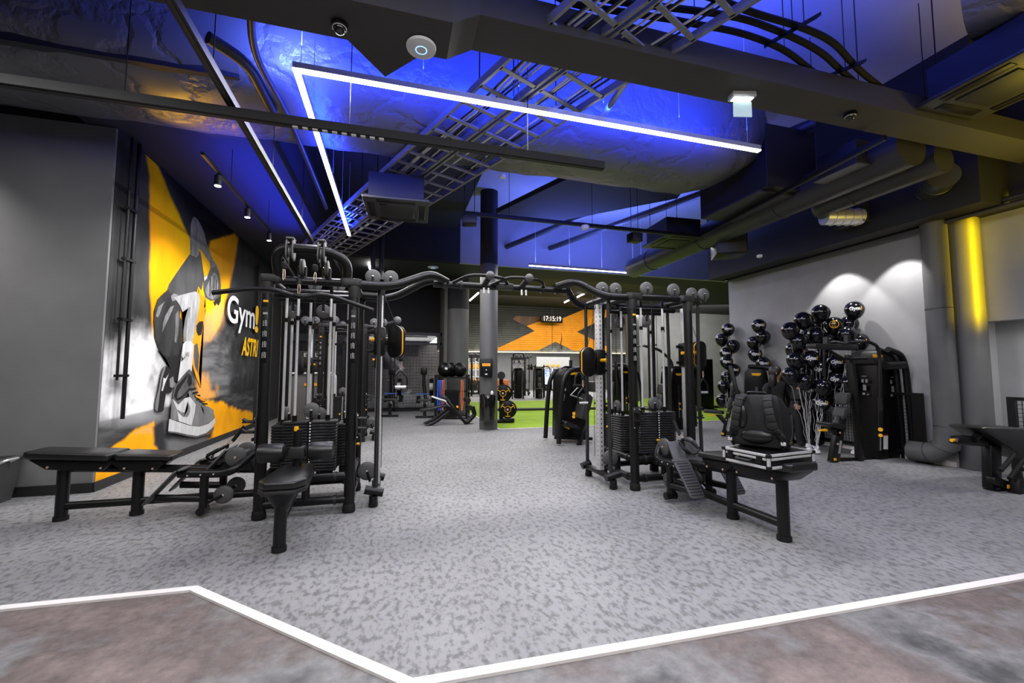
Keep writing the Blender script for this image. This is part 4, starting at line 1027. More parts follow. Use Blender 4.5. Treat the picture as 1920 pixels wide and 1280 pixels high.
# ------------------------------------------------------------------ selectorised machines along the right wall
def shroud(parent, c, w, d, h, badge=True, face=-1, placards=1, name='stack_shroud', text=True):
    """tall weight tower; broad front looks along face*Y ; c = base centre"""
    c = V(c)
    prof = [(-w/2, 0), (w/2, 0), (w/2*.98, h*.8), (w/2*.86, h*.94), (w/2*.6, h), (-w/2*.6, h), (-w/2*.86, h*.94), (-w/2*.98, h*.8)]
    y0 = c.y+face*d/2
    o = MB().prism([V((c.x+x, c.y-d/2, c.z+z)) for x, z in prof], (0, d, 0), bev=.02, seg=2).build(name, BLACK2, parent)
    MB().box((c.x, y0, c.z+h*.45), (w*.12, .012, h*.55), bev=.004).build('weight_window', CABLE, o)
    m = MB()
    for k in range(12): m.box((c.x-.012, y0+face*.008, c.z+h*.2+k*h*.022), (.02, .003, .008))
    m.build('weight_numbers', WHITE, o)
    MB().cyl((c.x, y0, c.z+h*.42), (c.x, y0+face*.03, c.z+h*.42), .022, n=12).cyl((c.x, y0, c.z+h*.33), (c.x, y0+face*.03, c.z+h*.33), .02, n=12).build('selector_pin', YEL, o)
    if badge: MB().prism([V((c.x+x, y0+face*.004, c.z+h*.9+z)) for x, z in [(-.085, .025), (.085, .025), (.075, -.012), (.04, -.03), (-.05, -.022), (-.075, -.012)]], (0, face*.012, 0), bev=.003).build('maker_badge', YEL, o)
    if placards:
        m = MB()
        x = c.x+w*.3
        for z, hh in ((.68, .07), (.55, .1), (.45, .035)):
            for dx in (-.02, .02): m.box((x+dx, y0+face*.004, c.z+h*z), (.026, .005, h*hh), bev=.001)
        m.build('exercise_pictures', GREYP, o)
        m = MB().box((c.x+w*.28, y0+face*.004, c.z+h*.25), (.055, .005, h*.14)); m.build('white_sticker', WHITE, o)
        MB().box((c.x+w*.28, y0+face*.0055, c.z+h*.325), (.055, .005, .012)).build('red_stripe', RED, o)
    return o
def wall_machine(label, loc, rz, h=1.5, arms=True, twin=False, top_arm=0):
    """foot post + seat in front, weight tower towards the wall (local +X)"""
    t = thing('strength_machine', label, 'exercise machine', loc, rz)
    p = MB().prism([V((-.03, -.035, .0)), V((.06, -.035, .0)), V((.2, -.035, .62)), V((.12, -.035, .62))], (0, .07, 0), bev=.01).build('foot_post', BLACK, t)
    MB().box((.0, -.038, .05), (.05, .008, .04), bev=.003).build('end_plug', YEL, p)
    MB().box((.1, -.038, .25), (.016, .006, .24), R('Y', 13), bev=.002).build('scale_strip', GREYP, p)
    m = MB()
    for x, z in ((.075, .33), (.11, .47)): m.cyl((x, -.036, z), (x, -.042, z), .012, n=10)
    m.build('bolt', COPPER, p)
    MB().prism([V((.09, -.09, .55)), V((.17, -.09, .55)), V((.22, -.09, .78)), V((.15, -.09, .78))], (0, .18, 0), bev=.025, seg=3).build('lower_back_pad', GVINYL, t)
    MB().prism([V((.15, -.09, .79)), V((.22, -.09, .79)), V((.25, -.09, 1.02)), V((.18, -.09, 1.02))], (0, .18, 0), bev=.025, seg=3).build('upper_back_pad', GVINYL, t)
    MB().prism([V((x, y, .46-.05*(x+.3))) for x, y in [(-.33, -.12), (-.3, -.14), (.0, -.16), (.04, -.13), (.04, .13), (0, .16), (-.3, .14), (-.33, .12)]], (0, 0, .055), bev=.02, seg=3).build('seat', VINYL, t)
    MB().prism([V((-.12, -.03, .42)), V((.0, -.03, .42)), V((.1, -.03, .28)), V((.06, -.03, .2))], (0, .06, 0), bev=.01).build('seat_bracket', BLACK, t)
    MB().prism([V((-.25, -.13, .43)), V((-.12, -.14, .43)), V((-.1, -.14, .41)), V((-.26, -.13, .405))], (0, .04, 0), bev=.004).build('seat_lever', YEL, t)
    MB().tube([(.05, 0, .06), (1.1, 0, .06)], .035, 14).build('floor_tube', BLACK, t)
    sh = shroud(t, (.62, .05, .008), .42, .34, h)
    if twin: shroud(t, (.98, .08, .008), .3, .32, h*.97, badge=False, text=False)
    MB().tube([(1.15, -.22, .0), (1.12, -.22, h*.55), (1.02, -.2, h*.9), (.8, -.16, h+.02), (.5, -.14, h+.03)], .036, 14, .2).build('side_frame', BLACK, t)
    MB().tube([(1.15, .3, .0), (1.12, .3, h*.55), (1.02, .28, h*.9), (.8, .24, h+.02), (.5, .22, h+.03)], .036, 14, .2).build('side_frame', BLACK, t)
    MB().prism([V((.4, -.2, .0)), V((.47, -.2, .0)), V((.22, -.2, h+.05)), V((.14, -.2, h+.05))], (0, .06, 0), bev=.012).build('front_column', BLACK, t)
    if arms:
        for sy in (-1, 1):
            m = MB().tube([(.2, sy*.2, h+.08), (.25, sy*.42, h+.08), (.3, sy*.5, h-.05), (.28, sy*.5, h*.6)], .022, 12, .08)
            a = m.build('press_arm', BLACK, t)
            MB().cyl((.28, sy*.5, h*.6), (.28, sy*.5, h*.6-.13), .028, n=14).build('grip', RUBBER, a)
        m = MB().box((.2, 0, h+.04), (.12, .5, .06), bev=.015).cyl((.12, -.2, h+.06), (.12, -.2, h+.15), .03, n=14).cyl((.12, .2, h+.06), (.12, .2, h+.15), .03, n=14)
        m.build('pivot_head', DARK, t)
    if top_arm:
        m = MB().tube([(.6, 0, h*.9), (.55, 0, h+.18), (.2, 0, h+.42), (-.25, 0, h+.5)], .03, 12, .12).tube([(-.25, -.35, h+.5), (-.25, .35, h+.5)], .018, 10)
        m.build('lever_arm', DARK, t)
    return t
# twin pec machine (largest, right)
pe = thing('pec_machine', 'large black twin-tower pec machine with grey back pads beside the grey pipe', 'exercise machine', (6.17, 4.7, .008))
YP = 4.62
def q(px, py, y=YP): return on_y(px, py, y)-V((6.17, 4.7, .008))
dy = V((0, .34, 0))
def slabp(name, px, d, y, m, parent=pe, bev=.02, seg=2): return MB().prism([q(a, b, y) for a, b in px], (0, d, 0), bev=bev, seg=seg).build(name, m, parent)
fp_ = slabp('foot_post', [(1559, 866), (1575, 866), (1589, 780), (1574, 780)], .07, 4.66, BLACK, bev=.01)
MB().box(q(1566, 861, 4.65), (.045, .012, .035), bev=.003).build('end_plug', YEL, fp_)
slabp('scale_strip', [(1572, 850), (1576, 850), (1579, 826), (1575, 826)], .004, 4.655, GREYP, fp_, bev=.0)
m = MB()
for a, b in ((1571, 832), (1575, 811)): m.cyl(q(a, b, 4.65), q(a, b, 4.66)+V((0, .01, 0)), .014, n=10)
m.build('bolt', COPPER, fp_)
slabp('upper_back_pad', [(1588, 737), (1597, 736), (1598, 744), (1593, 758), (1586, 759)], .17, 4.62, GVINYL, bev=.022, seg=3)
slabp('lower_back_pad', [(1585, 763), (1592, 762), (1594, 767), (1589, 784), (1582, 788), (1581, 780)], .17, 4.62, GVINYL, bev=.022, seg=3)
slabp('seat', [(1557, 792), (1575, 793), (1588, 797), (1588, 804), (1574, 804), (1557, 798)], .22, 4.6, VINYL, bev=.018, seg=3)
slabp('seat_bracket', [(1556, 803), (1578, 804), (1575, 820), (1568, 816)], .06, 4.66, BLACK, bev=.008)
slabp('seat_lever', [(1541, 806), (1552, 804), (1552, 809), (1539, 808)], .05, 4.56, YEL, bev=.004)
MB().tube([q(1575, 862, 4.72), q(1660, 862, 4.72)], .035, 14).build('floor_tube', BLACK, pe)
fco = slabp('front_column', [(1613, 864), (1622, 864), (1615, 770), (1603, 668), (1592, 664), (1606, 770)], .08, 4.62, BLACK, bev=.015)
sA = slabp('stack_shroud', [(1646, 861), (1667, 862), (1668, 700), (1664, 668), (1656, 661), (1650, 664), (1646, 676)], .34, 4.64, BLACK2)
sB = slabp('stack_shroud', [(1669, 862), (1690, 861), (1688, 700), (1682, 672), (1672, 664), (1664, 668), (1668, 700)], .3, 4.66, BLACK2)
slabp('shroud_lid', [(1642, 668), (1646, 658), (1660, 653), (1672, 660), (1692, 674), (1690, 684), (1660, 686), (1644, 682)], .38, 4.61, DARK, bev=.02)
m = MB()
for a, b, w_, h_ in ((-3, 4, 4, 7), (4, 4, 4, 7), (0, 17, 6, 11), (-2, 29, 5, 4), (5, 30, 3, 3), (0, -5, 9, 1.4)): m.box(q(1674+a, 712+b, 4.655), (w_*.0078, .004, h_*.0078))
m.build('exercise_pictures', GREYP, sB)
m = MB(); xl = q(1646, 800, 4.64).x
for a, b, w_, h_ in ((-3, 4, 4, 7), (4, 4, 4, 7), (0, 17, 6, 11), (-2, 29, 5, 4), (5, 30, 3, 3), (0, -5, 9, 1.4)): m.box((xl-.003, .17-.08-a*.008, 1.3-.13+(712-712-b)*.0078+.01), (.004, w_*.0075, h_*.0078))
m.build('exercise_pictures', GREYP, sA)
slabp('weight_window', [(1647, 845), (1656, 845), (1656, 770), (1647, 770)], .006, 4.63, CABLE, sA, bev=.002)
m = MB()
for k in range(9): m.box(q(1651, 822+k*2.6, 4.625), (.02, .004, .008))
m.build('weight_numbers', WHITE, sA)
MB().cyl(q(1651, 805, 4.6), q(1651, 805, 4.64), .03, n=12).cyl(q(1651, 816, 4.6), q(1651, 816, 4.64), .026, n=12).build('selector_pin', YEL, sA)
slabp('white_sticker', [(1657, 842), (1665, 842), (1665, 817), (1657, 817)], .004, 4.632, WHITE, sA, bev=0)
slabp('red_stripe', [(1657, 817), (1665, 817), (1665, 815), (1657, 815)], .004, 4.632, RED, sA, bev=0)
slabp('maker_badge', [(1637, 664), (1655, 665), (1655, 671), (1638, 670)], .01, 4.59, YEL, bev=.003)
for yo in (0, .13):
    MB().tube([q(1716, 867, 4.5)+V((0, yo, 0)), q(1708, 790, 4.5)+V((0, yo, 0)), q(1698, 690, 4.5)+V((0, yo, 0)), q(1690, 664, 4.5)+V((0, yo, 0)), q(1665, 655, 4.5)+V((0, yo, 0))], .042, 16, .18).build('side_frame', BLACK, pe)
MB().box(q(1718, 866, 4.5)+V((0, 0, .0)), (.13, .1, .02), bev=.004).build('foot_plate', BLACK, pe)
MB().tube([q(1661, 686, 4.45), q(1694, 684, 4.45)], .055, 16).build('cross_tube', BLACK, pe)
h_ = MB().tube([q(1592, 641, 4.4), q(1628, 640, 4.2), q(1645, 648, 4.2), q(1649, 665, 4.2), q(1650, 745, 4.2)], .021, 12, .06).build('press_arm', BLACK, pe)
MB().cyl(q(1650, 745, 4.2), q(1651, 770, 4.2), .027, n=12).build('grip', RUBBER, h_)
h_ = MB().tube([q(1595, 645, 4.9), q(1560, 640, 5.1), q(1545, 650, 5.15), q(1545, 690, 5.15)], .021, 12, .06).build('press_arm', BLACK, pe)
MB().cyl(q(1545, 688, 5.15), q(1545, 705, 5.15), .027, n=12).build('grip', RUBBER, h_)
m = MB()
for a, b in ((1588, 634), (1549, 638)): m.cyl(q(a, b-6, 4.55), q(a, b+10, 4.55), .038, n=16)
m.prism([q(a, b, 4.5) for a, b in ((1530, 643), (1610, 646), (1612, 656), (1575, 655), (1530, 652))], (0, .16, 0), bev=.02)
m.build('pivot_head', DARK, pe)
MB().tube([q(1560, 660, 4.5), q(1580, 672, 4.5), q(1625, 672, 4.5)], .02, 10, .05).build('link_rod', BLACK, pe)
MB().box(q(1648, 675, 4.25), (.11, .06, .07), bev=.012).build('arm_clamp', BLACK, pe)

wall_machine('black strength machine with grey pads right behind the balloon bunch and backpack', (6.72, 5.95, .008), 0, 1.28, arms=False)
wall_machine('black strength machine whose rounded badge top shows above the backpack', (6.4, 7.16, .008), -42, 1.36, arms=False)
wall_machine('black strength machine left of the slim balloon column, with a long lever arm', (5.55, 8.2, .008), 10, 1.35, arms=False, top_arm=1)
wall_machine('black strength machine seen through the right tower, beside the dark board', (5.3, 9.9, .008), 20, 1.4, arms=True)

# low seated press in front of the turf, left of the right tower
sp = thing('strength_machine', 'black abdominal machine with yellow badge between the two towers, at the turf edge', 'exercise machine', (3.2, 7.25, .008))
def a_(px, py, y=7.25): return on_y(px, py, y)-V((3.2, 7.25, .008))
def sl(name, px, d, y, m, parent=sp, bev=.015, seg=2): return MB().prism([a_(a, b, y) for a, b in px], (0, d, 0), bev=bev, seg=seg).build(name, m, parent)
s_ = sl('stack_shroud', [(1050, 822), (1104, 822), (1102, 712), (1096, 694), (1064, 690), (1054, 702), (1051, 720)], .4, 7.25, BLACK2)
sl('maker_badge', [(1068, 698), (1083, 698), (1081, 702), (1071, 703)], .01, 7.235, YEL, s_, bev=.002)
m = MB()
for x, y, w_, h2 in ((1057, 724, 5, 1.5), (1055, 730, 2.4, 5), (1060, 730, 2.4, 5), (1057, 742, 4, 8), (1056, 749, 4, 4)): m.box(a_(x, y, 7.243), (w_*.0096, .004, h2*.0096))
m.build('exercise_pictures', GREYP, s_)
m = MB(); m.cyl(a_(1076, 775, 7.2), a_(1076, 775, 7.25), .03, n=12).cyl(a_(1076, 781, 7.2), a_(1076, 781, 7.25), .03, n=12); m.build('selector_pin', YEL, s_)
for yo in (-.22, .45):
    MB().tube([a_(1039, 828)+V((0, yo, 0)), a_(1042, 770)+V((0, yo, 0)), a_(1047, 715)+V((0, yo, 0)), a_(1056, 696)+V((0, yo, 0)), a_(1080, 690)+V((0, yo, 0)), a_(1100, 700)+V((0, yo, 0))], .042, 14, .2).build('side_frame', BLACK, sp)
MB().tube([a_(1040, 820), a_(1110, 822)], .03, 12).build('floor_tube', BLACK, sp)
MB().tube([a_(1078, 690, 7.5), a_(1060, 688, 7.5), a_(1054, 692, 7.5)], .03, 10, .05).build('top_tube', BLACK, sp)
MB().cyl(a_(1070, 688, 7.4), a_(1070, 675, 7.4), .03, n=12).build('top_knob', RUBBER, sp)
sl('backrest', [(1088, 785), (1096, 752), (1106, 738), (1113, 745), (1108, 765), (1100, 788)], .34, 6.95, GVINYL, bev=.02, seg=3)
sl('neck_pad', [(1112, 735), (1113, 716), (1122, 714), (1122, 734)], .3, 6.95, GVINYL, bev=.02, seg=3)
st = sl('seat', [(1059, 792), (1063, 789), (1085, 798), (1089, 804), (1070, 802), (1060, 799)], .36, 6.9, VINYL, bev=.015, seg=3)
sl('seat_lever', [(1059, 800), (1066, 801), (1069, 805), (1064, 803)], .06, 6.95, YEL, st, bev=.003)
sl('seat_post', [(1092, 812), (1098, 798), (1102, 798), (1090, 836), (1083, 836)], .08, 6.95, BLACK, bev=.01)
MB().tube([a_(1075, 723, 6.9), a_(1095, 723, 6.9)], .03, 12).build('roller', RUBBER, sp)
MB().tube([a_(1084, 726, 7.0), a_(1070, 740, 7.1), a_(1105, 752, 7.1)], .012, 8).build('link_rod', STEEL, sp)
MB().tube([a_(1078, 720, 7.1), a_(1079, 706, 7.1), a_(1086, 698, 7.1), a_(1096, 710, 7.1)], .02, 10, .03).build('lever_arm', DARK, sp)

# ------------------------------------------------------------------ rower-style bench machine at the right edge
rw = thing('chest_row_machine', 'black machine with a long sloping chest pad cut by the right edge', 'exercise machine', (6.3, 3.0, .008))
YR = 3.0
def r_(px, py, y=YR): return on_y(px, py, y)-V((6.3, 3.0, .008))
MB().prism([r_(a, b) for a, b in [(1841, 803), (1850, 800), (1935, 803), (2010, 815), (2010, 870), (1960, 868), (1925, 858)]], (0, .3, 0), bev=.02, seg=3).build('chest_pad', VINYL, rw)
MB().tube([r_(1825, 824, 3.1), r_(1843, 806, 3.1), r_(1920, 858, 3.1), r_(1980, 880, 3.1)], .034, 14, .05).build('pad_frame', BLACK, rw)
MB().prism([r_(a, b, 3.1) for a, b in [(1800, 818), (1822, 817), (1856, 826), (1856, 838), (1800, 834), (1796, 830)]], (0, .09, 0), bev=.02).build('pivot_arm', BLACK, rw)
a = MB().cyl(r_(1800, 826, 3.14), r_(1790, 825, 3.14), .022, n=14).build('end_grip', RUBBER, rw)
MB().cyl(r_(1790, 825, 3.14), r_(1784, 825, 3.14), .018, n=14).build('end_plug', YEL, a)
MB().prism([r_(a, b, 3.1) for a, b in [(1859, 834), (1879, 834), (1880, 914), (1861, 917)]], (0, .09, 0), bev=.012).build('upright', BLACK, rw)
MB().prism([r_(a, b, 3.05) for a, b in [(1866, 895), (1876, 895), (1945, 925), (1945, 938), (1866, 908)]], (0, .08, 0), bev=.012).build('base_rail', BLACK, rw)
MB().prism([r_(a, b, 2.95) for a, b in [(1912, 900), (1932, 898), (1936, 945), (1912, 944)]], (0, .09, 0), bev=.012).build('rear_upright', BLACK, rw)
MB().box(r_(1891, 912, 3.03), (.04, .01, .04), bev=.003).build('base_badge', YEL, rw)
for d in (0, 17): MB().cyl(r_(1902+d, 852+d*.6, 3.0), r_(1876+d, 882+d*.9, 3.0), .022, n=14).build('foot_peg', RUBBER, rw)
MB().box(r_(1868, 916, 3.14), (.2, .12, .012)).build('foot_plate', BLACK, rw)

# ------------------------------------------------------------------ mesh barriers along the right wall
def barrier(label, y0, y1, x=7.3, z=.98):
    t = thing('mesh_barrier', label, 'barrier', (x, (y0+y1)/2, .008)); L = y1-y0
    m = MB()
    for s in (-1, 1): MB().box((0, s*(L/2-.035), z/2), (.05, .13 if s < 0 else .07, z)).build('end_post', BLACK, t)
    m = MB().box((0, 0, z-.02), (.04, L, .04)).box((0, 0, .12), (.04, L, .04)); m.build('rail', BLACK, t)
    MB().grid((0, -L/2+.08, .14), (0, L-.16, 0), (0, 0, z-.18), int(L/.05), 16, .006, .006).build('wire_mesh', BLACK, t, smooth=False)
barrier('black mesh barrier against the right wall, behind balloons and pec machine', 4.32, 6.9)
barrier('black mesh barrier right of the grey column, ahead of the alcove', 2.2, 3.42)

# ------------------------------------------------------------------ pipes and columns
gp = mat('grey_column_paint', .085, .5, var=.08, vscale=3)
def column(label, x, y, r, zpaint, ztop, name='column', black=True):
    t = thing(name, label, 'column', (x, y, .008))
    MB().cyl((0, 0, 0), (0, 0, zpaint), r, n=40).build('painted_shaft', gp, t)
    if black: MB().cyl((0, 0, zpaint), (0, 0, ztop), r, n=40).build('black_shaft', CEIL_DARK, t)
    return t
column('grey round column in the middle with dispenser and bin fixed to it', 2.12, 9.5, .205, 3.75, 5.5)
column('thick grey round column back left, behind the medicine ball rack', 1.95, 13.1, .33, 3.2, 4.2)
column('thick grey round column at right behind the vertical pipe', 7.5, 3.84, .18, 3.95, 5.5)
vp = thing('vent_pipe', 'fat grey vertical pipe at right, bending at the floor into the wall', 'pipe', (7.22, 3.99, .008))
MB().tube([(0, 0, 3.8), (0, 0, .55), (0, .02, .3), (-.02, .15, .17), (-.03, .42, .16)], .14, 30, .0).build('pipe_body', gp, vp)
m = MB()
for z in (2.15, .56): m.torus((0, 0, z), (0, 0, 1), .141, .005, 36, 6)
m.torus((-.005, .05, .27), (0, .5, -1), .142, .005, 36, 6).torus((-.025, .2, .17), (0, 1, -.3), .142, .005, 36, 6)
m.build('pipe_seam', DUCT, vp)
MB().tube([(0, 0, 3.8), (0, 0, 4.1), (-.1, .1, 4.2)], .14, 30).build('pipe_top', CEIL_DARK, vp)
column('slim grey column beside the orange-runged wall bars', 10.2, 16.6, .3, 4.2, 4.2, black=False)

# column fittings
dp = thing('soap_dispenser', 'black wall dispenser with an orange label on the middle column', 'dispenser', (2.02, 9.28, 1.38))
dp.rotation_euler = (0, 0, math.radians(-13))
MB().box((0, -.03, 0), (.27, .12, .4), bev=.02).build('housing', BLACK2, dp)
lb2 = MB().box((0, -.092, .065), (.18, .004, .06), bev=.001).build('label', ORANGE, dp)
MB().box((-.01, -.0945, .072), (.125, .002, .012)).build('label_print', mat('brown_print', (.4, .16, .01), .5, var=.1), lb2)
MB().box((0, -.095, -.145), (.06, .02, .025), bev=.006).build('nozzle', SILVER, dp)
MB().ball((0, -.09, -.05), .014, 10, 8).build('sensor_lamp', WHITE, dp)
bn = thing('wall_bin', 'glossy black half-round bin on the middle column, with paper poking out', 'bin', (2.04, 9.2, .21))
bn.rotation_euler = (0, 0, math.radians(-13))
GLOSS = mat('glossy_black', .006, .08, var=.05, coat=.5)
MB().lathe([(.14, 0), (.17, .02), (.175, .3), (.175, .55), (.165, .575), (.15, .57)], n=36).build('bin_body', GLOSS, bn)
MB().torus((0, 0, .575), (0, 0, 1), .158, .012, 32, 8).build('rim', BLACK2, bn)
MB().ball((.09, .0, .61), .04, 10, 8, (.8, .6, 1.4)).build('paper', TISSUE, bn)

# ------------------------------------------------------------------ people behind the balloons
def person(label, loc, rz, joints, radii, edges, root, pants=None):
    t = thing('person', label, 'person', loc, rz)
    me = bpy.data.meshes.new('body'); me.from_pydata(joints, edges, [])
    o = bpy.data.objects.new('body', me); COL.objects.link(o)
    sk = o.modifiers.new('skin', 'SKIN'); su = o.modifiers.new('sub', 'SUBSURF'); su.levels = 2; su.render_levels = 2
    for i, r in enumerate(radii):
        q_ = me.skin_vertices[0].data[i]; q_.radius = r if isinstance(r, tuple) else (r, r); q_.use_root = (i == root)
    dg = bpy.context.evaluated_depsgraph_get(); dg.update()
    m2 = bpy.data.meshes.new_from_object(o.evaluated_get(dg)); bpy.data.objects.remove(o)
    m2.materials.clear(); m2.materials.append(CLOTH); m2.name = 'body'
    m2.polygons.foreach_set('use_smooth', [True]*len(m2.polygons))
    b = bpy.data.objects.new('body', m2); COL.objects.link(b); b.parent = t
    return t
def head(t, c, yaw, long_hair):
    c = V(c); r = Matrix.Rotation(math.radians(yaw), 3, 'Z')
    m = MB().ball(c, .105, 20, 14, (.76, .92, 1.1), rot=r).cyl(c+V((0, .01, -.2)), c+V((0, .01, -.06)), .052, n=14)
    m.ball(c+r @ V((0, -.1, -.015)), .018, 8, 6, (.7, 1, 1.3))
    for s in (-1, 1): m.ball(c+r @ V((s*.08, .01, 0)), .024, 8, 6, (.4, .8, 1.2))
    m.ball(c+r @ V((0, -.085, -.052)), .02, 8, 6, (1.3, .5, .35))
    o = m.build('head', SKIN, t)
    e = MB()
    for s in (-1, 1): e.ball(c+r @ V((s*.034, -.088, .018)), .011, 8, 6)
    e.build('eyes', BLACK2, o)
    h = MB().ball(c+r @ V((0, .022, .02)), .118, 20, 14, (.8, .92, 1.08), rot=r)
    if long_hair: h.ball(c+r @ V((0, .06, -.14)), .12, 16, 12, (.9, .55, 1.5), rot=r)
    h.build('hair', HAIR, o)
def hand(t, c, d, side):
    c = V(c); d = V(d).normalized(); u = V((0, 0, 1)); s = d.cross(u).normalized(); u = s.cross(d)
    m = MB().ball(c+d*.045, .045, 12, 8, (1, 1, 1)) if False else MB()
    m.tube([c, c+d*.03, c+d*.09], .03, 10, rs=[.024, .036, .034])
    for k, L in enumerate((.068, .078, .072, .058)):
        b = c+d*.085+s*(k-1.5)*.019
        m.tube([b, b+d*L*.5, b+d*L*.8-u*.02, b+d*L*.85-u*.045], .0085, 8)
    b = c+d*.035+s*side*.03
    m.tube([b, b+d*.03+s*side*.022, b+d*.06+s*side*.02-u*.015], .01, 8)
    return m.build('hand', SKIN, t)
pst = person('person in black clothes sitting on a machine behind the backpack, half hidden by balloons', (6.78, 6.2, .008), -25,
    [(0, 0, .58), (0, .02, .75), (0, .03, .95), (0, .03, 1.06), (0, .02, 1.14), (.1, -.02, .58), (.12, -.42, .56), (.12, -.45, .1), (.12, -.58, .06), (-.1, -.02, .58), (-.12, -.42, .56), (-.12, -.45, .1), (-.12, -.58, .06), (.18, .03, 1.02), (.24, -.04, .78), (.17, -.26, .7), (-.18, .03, 1.02), (-.24, -.04, .78), (-.17, -.26, .7)],
    [.13, .12, (.15, .11), (.1, .08), .05, .1, .07, .05, .04, .1, .07, .05, .04, .06, .045, .035, .06, .045, .035],
    [(0, 1), (1, 2), (2, 3), (3, 4), (0, 5), (5, 6), (6, 7), (7, 8), (0, 9), (9, 10), (10, 11), (11, 12), (3, 13), (13, 14), (14, 15), (3, 16), (16, 17), (17, 18)], 0)
head(pst, (0, 0, 1.26), 70, True); hand(pst, (.17, -.27, .7), (-.2, -1, -.1), -1); hand(pst, (-.17, -.27, .7), (.2, -1, -.1), 1)
pp = on_z(1524, 836, .008)
psd = person('person in black trousers standing behind the balloon bunch, mostly hidden', (pp.x, pp.y+.1, .008), -40,
    [(0, 0, .9), (0, 0, 1.1), (0, 0, 1.3), (0, .01, 1.4), (0, 0, 1.47), (.08, 0, .84), (.075, -.02, .46), (.07, .02, .09), (.075, -.1, .04), (-.08, 0, .84), (-.075, -.02, .46), (-.07, .02, .09), (-.075, -.1, .04), (.18, .01, 1.37), (.22, -.03, 1.1), (.14, -.2, 1.0), (-.18, .01, 1.37), (-.22, -.03, 1.1), (-.14, -.2, 1.0)],
    [.13, .11, (.15, .1), (.1, .08), .05, .095, .066, .05, .04, .095, .066, .05, .04, .055, .043, .034, .055, .043, .034],
    [(0, 1), (1, 2), (2, 3), (3, 4), (0, 5), (5, 6), (6, 7), (7, 8), (0, 9), (9, 10), (10, 11), (11, 12), (3, 13), (13, 14), (14, 15), (3, 16), (16, 17), (17, 18)], 0)
head(psd, (0, 0, 1.6), 0, True); hand(psd, (.14, -.21, 1.0), (-.5, -1, 0), -1); hand(psd, (-.14, -.21, 1.0), (.5, -1, 0), 1)
# ------------------------------------------------------------------ painted bulkhead above the far room
YB = 17.9
PANEL, nt, b, tc = node_mat('weathered_printed_panel')
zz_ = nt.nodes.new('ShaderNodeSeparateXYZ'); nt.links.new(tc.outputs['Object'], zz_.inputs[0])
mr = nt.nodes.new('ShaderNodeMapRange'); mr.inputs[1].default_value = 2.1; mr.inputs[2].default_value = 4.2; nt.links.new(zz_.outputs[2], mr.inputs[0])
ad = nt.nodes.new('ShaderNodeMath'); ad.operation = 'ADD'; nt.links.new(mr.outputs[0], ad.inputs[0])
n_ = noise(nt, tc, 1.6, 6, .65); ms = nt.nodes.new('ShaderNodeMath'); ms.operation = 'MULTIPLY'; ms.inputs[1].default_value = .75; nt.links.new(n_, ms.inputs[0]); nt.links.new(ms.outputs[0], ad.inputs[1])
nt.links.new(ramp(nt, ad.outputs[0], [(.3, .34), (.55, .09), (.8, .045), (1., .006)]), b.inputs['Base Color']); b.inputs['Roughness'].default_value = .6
wv = nt.nodes.new('ShaderNodeTexWave'); wv.bands_direction = 'Z'; wv.inputs['Scale'].default_value = 3.2; nt.links.new(tc.outputs['Object'], wv.inputs['Vector']); bump(nt, b, wv.outputs['Fac'], .5, .02)
XOR, nt, b, tc = node_mat('weathered_orange_print')
nt.links.new(ramp(nt, noise(nt, tc, 2.4, 7, .7), [(.24, (.05, .02, .004)), (.34, (.85, .27, .0)), (.7, (1., .38, .004))]), b.inputs['Base Color']); b.inputs['Roughness'].default_value = .6
wv = nt.nodes.new('ShaderNodeTexWave'); wv.bands_direction = 'Z'; wv.inputs['Scale'].default_value = 3.2; nt.links.new(tc.outputs['Object'], wv.inputs['Vector']); bump(nt, b, wv.outputs['Fac'], .5, .02)
XDIM = pm('weathered_brown_print', (.16, .05, .006), (.03, .012, .004), 3)
bh = thing('printed_bulkhead', 'wide printed panel with a huge orange X hanging over the far room', 'mural', (6.5, YB, 0))
def bq(px, py, d=0): p = on_y(px, py, YB); return V((p.x-6.5, -d, p.z))
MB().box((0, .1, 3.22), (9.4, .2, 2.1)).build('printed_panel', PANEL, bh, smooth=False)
def bd(name, pts, m, d):
    bm = bmesh.new(); f = bm.faces.new([bm.verts.new(bq(900+x/6.4, 500+y/6.4, d)) for x, y in pts]); bmesh.ops.triangulate(bm, faces=[f]); return MB().bm(bm).build(name, m, bh, smooth=False)
xo = MB()
for pts in ([(212, 975), (655, 770), (905, 900), (700, 1002), (212, 1002)], [(655, 770), (560, 710), (700, 660), (830, 655), (1165, 780), (905, 900)], [(830, 655), (1010, 610), (1280, 497), (1560, 497), (1600, 560), (1165, 780)], [(1165, 780), (1560, 975), (1590, 1008), (1120, 1006), (905, 900)]):
    xo.prism([bq(900+x/6.4, 500+y/6.4, .004) for x, y in pts], (0, -.003, 0))
xo.build('orange_x', XOR, bh, smooth=False)
bd('faded_x_arm', [(560, 710), (390, 630), (430, 590), (700, 600), (830, 660), (700, 660)], XDIM, .004)
bd('panel_joint', [(862, 500), (868, 500), (868, 1004), (862, 1004)], P_BLK, .009)
bd('panel_crack', [(975, 780), (985, 870), (972, 930), (990, 985), (978, 988), (962, 930), (974, 870)], P_BLK, .009)
bl = MB().box((0, -.04, 2.14), (9.4, .05, .03)).build('led_edge_strip', mat('warm_edge_led', .8, emit=(1., .85, .45), estr=2.2), bh)
ck = thing('digital_clock', 'black digital clock reading 17 15 19 in front of the orange X', 'clock', on_y(1034.5, 598, 17.5))
s_ = 17.5/797*1.04
MB().box((0, 0, 0), (44*s_, .1, 14.5*s_), bev=.02).build('housing', BLACK2, ck)
text_obj('digits', '17:15:19', 13.5*s_, (0, -.055, 0), (1, 0, 0), (0, 0, 1), mat('lit_digits', .9, emit=(1., .55, .42), estr=1.0), ck, xs=.82)
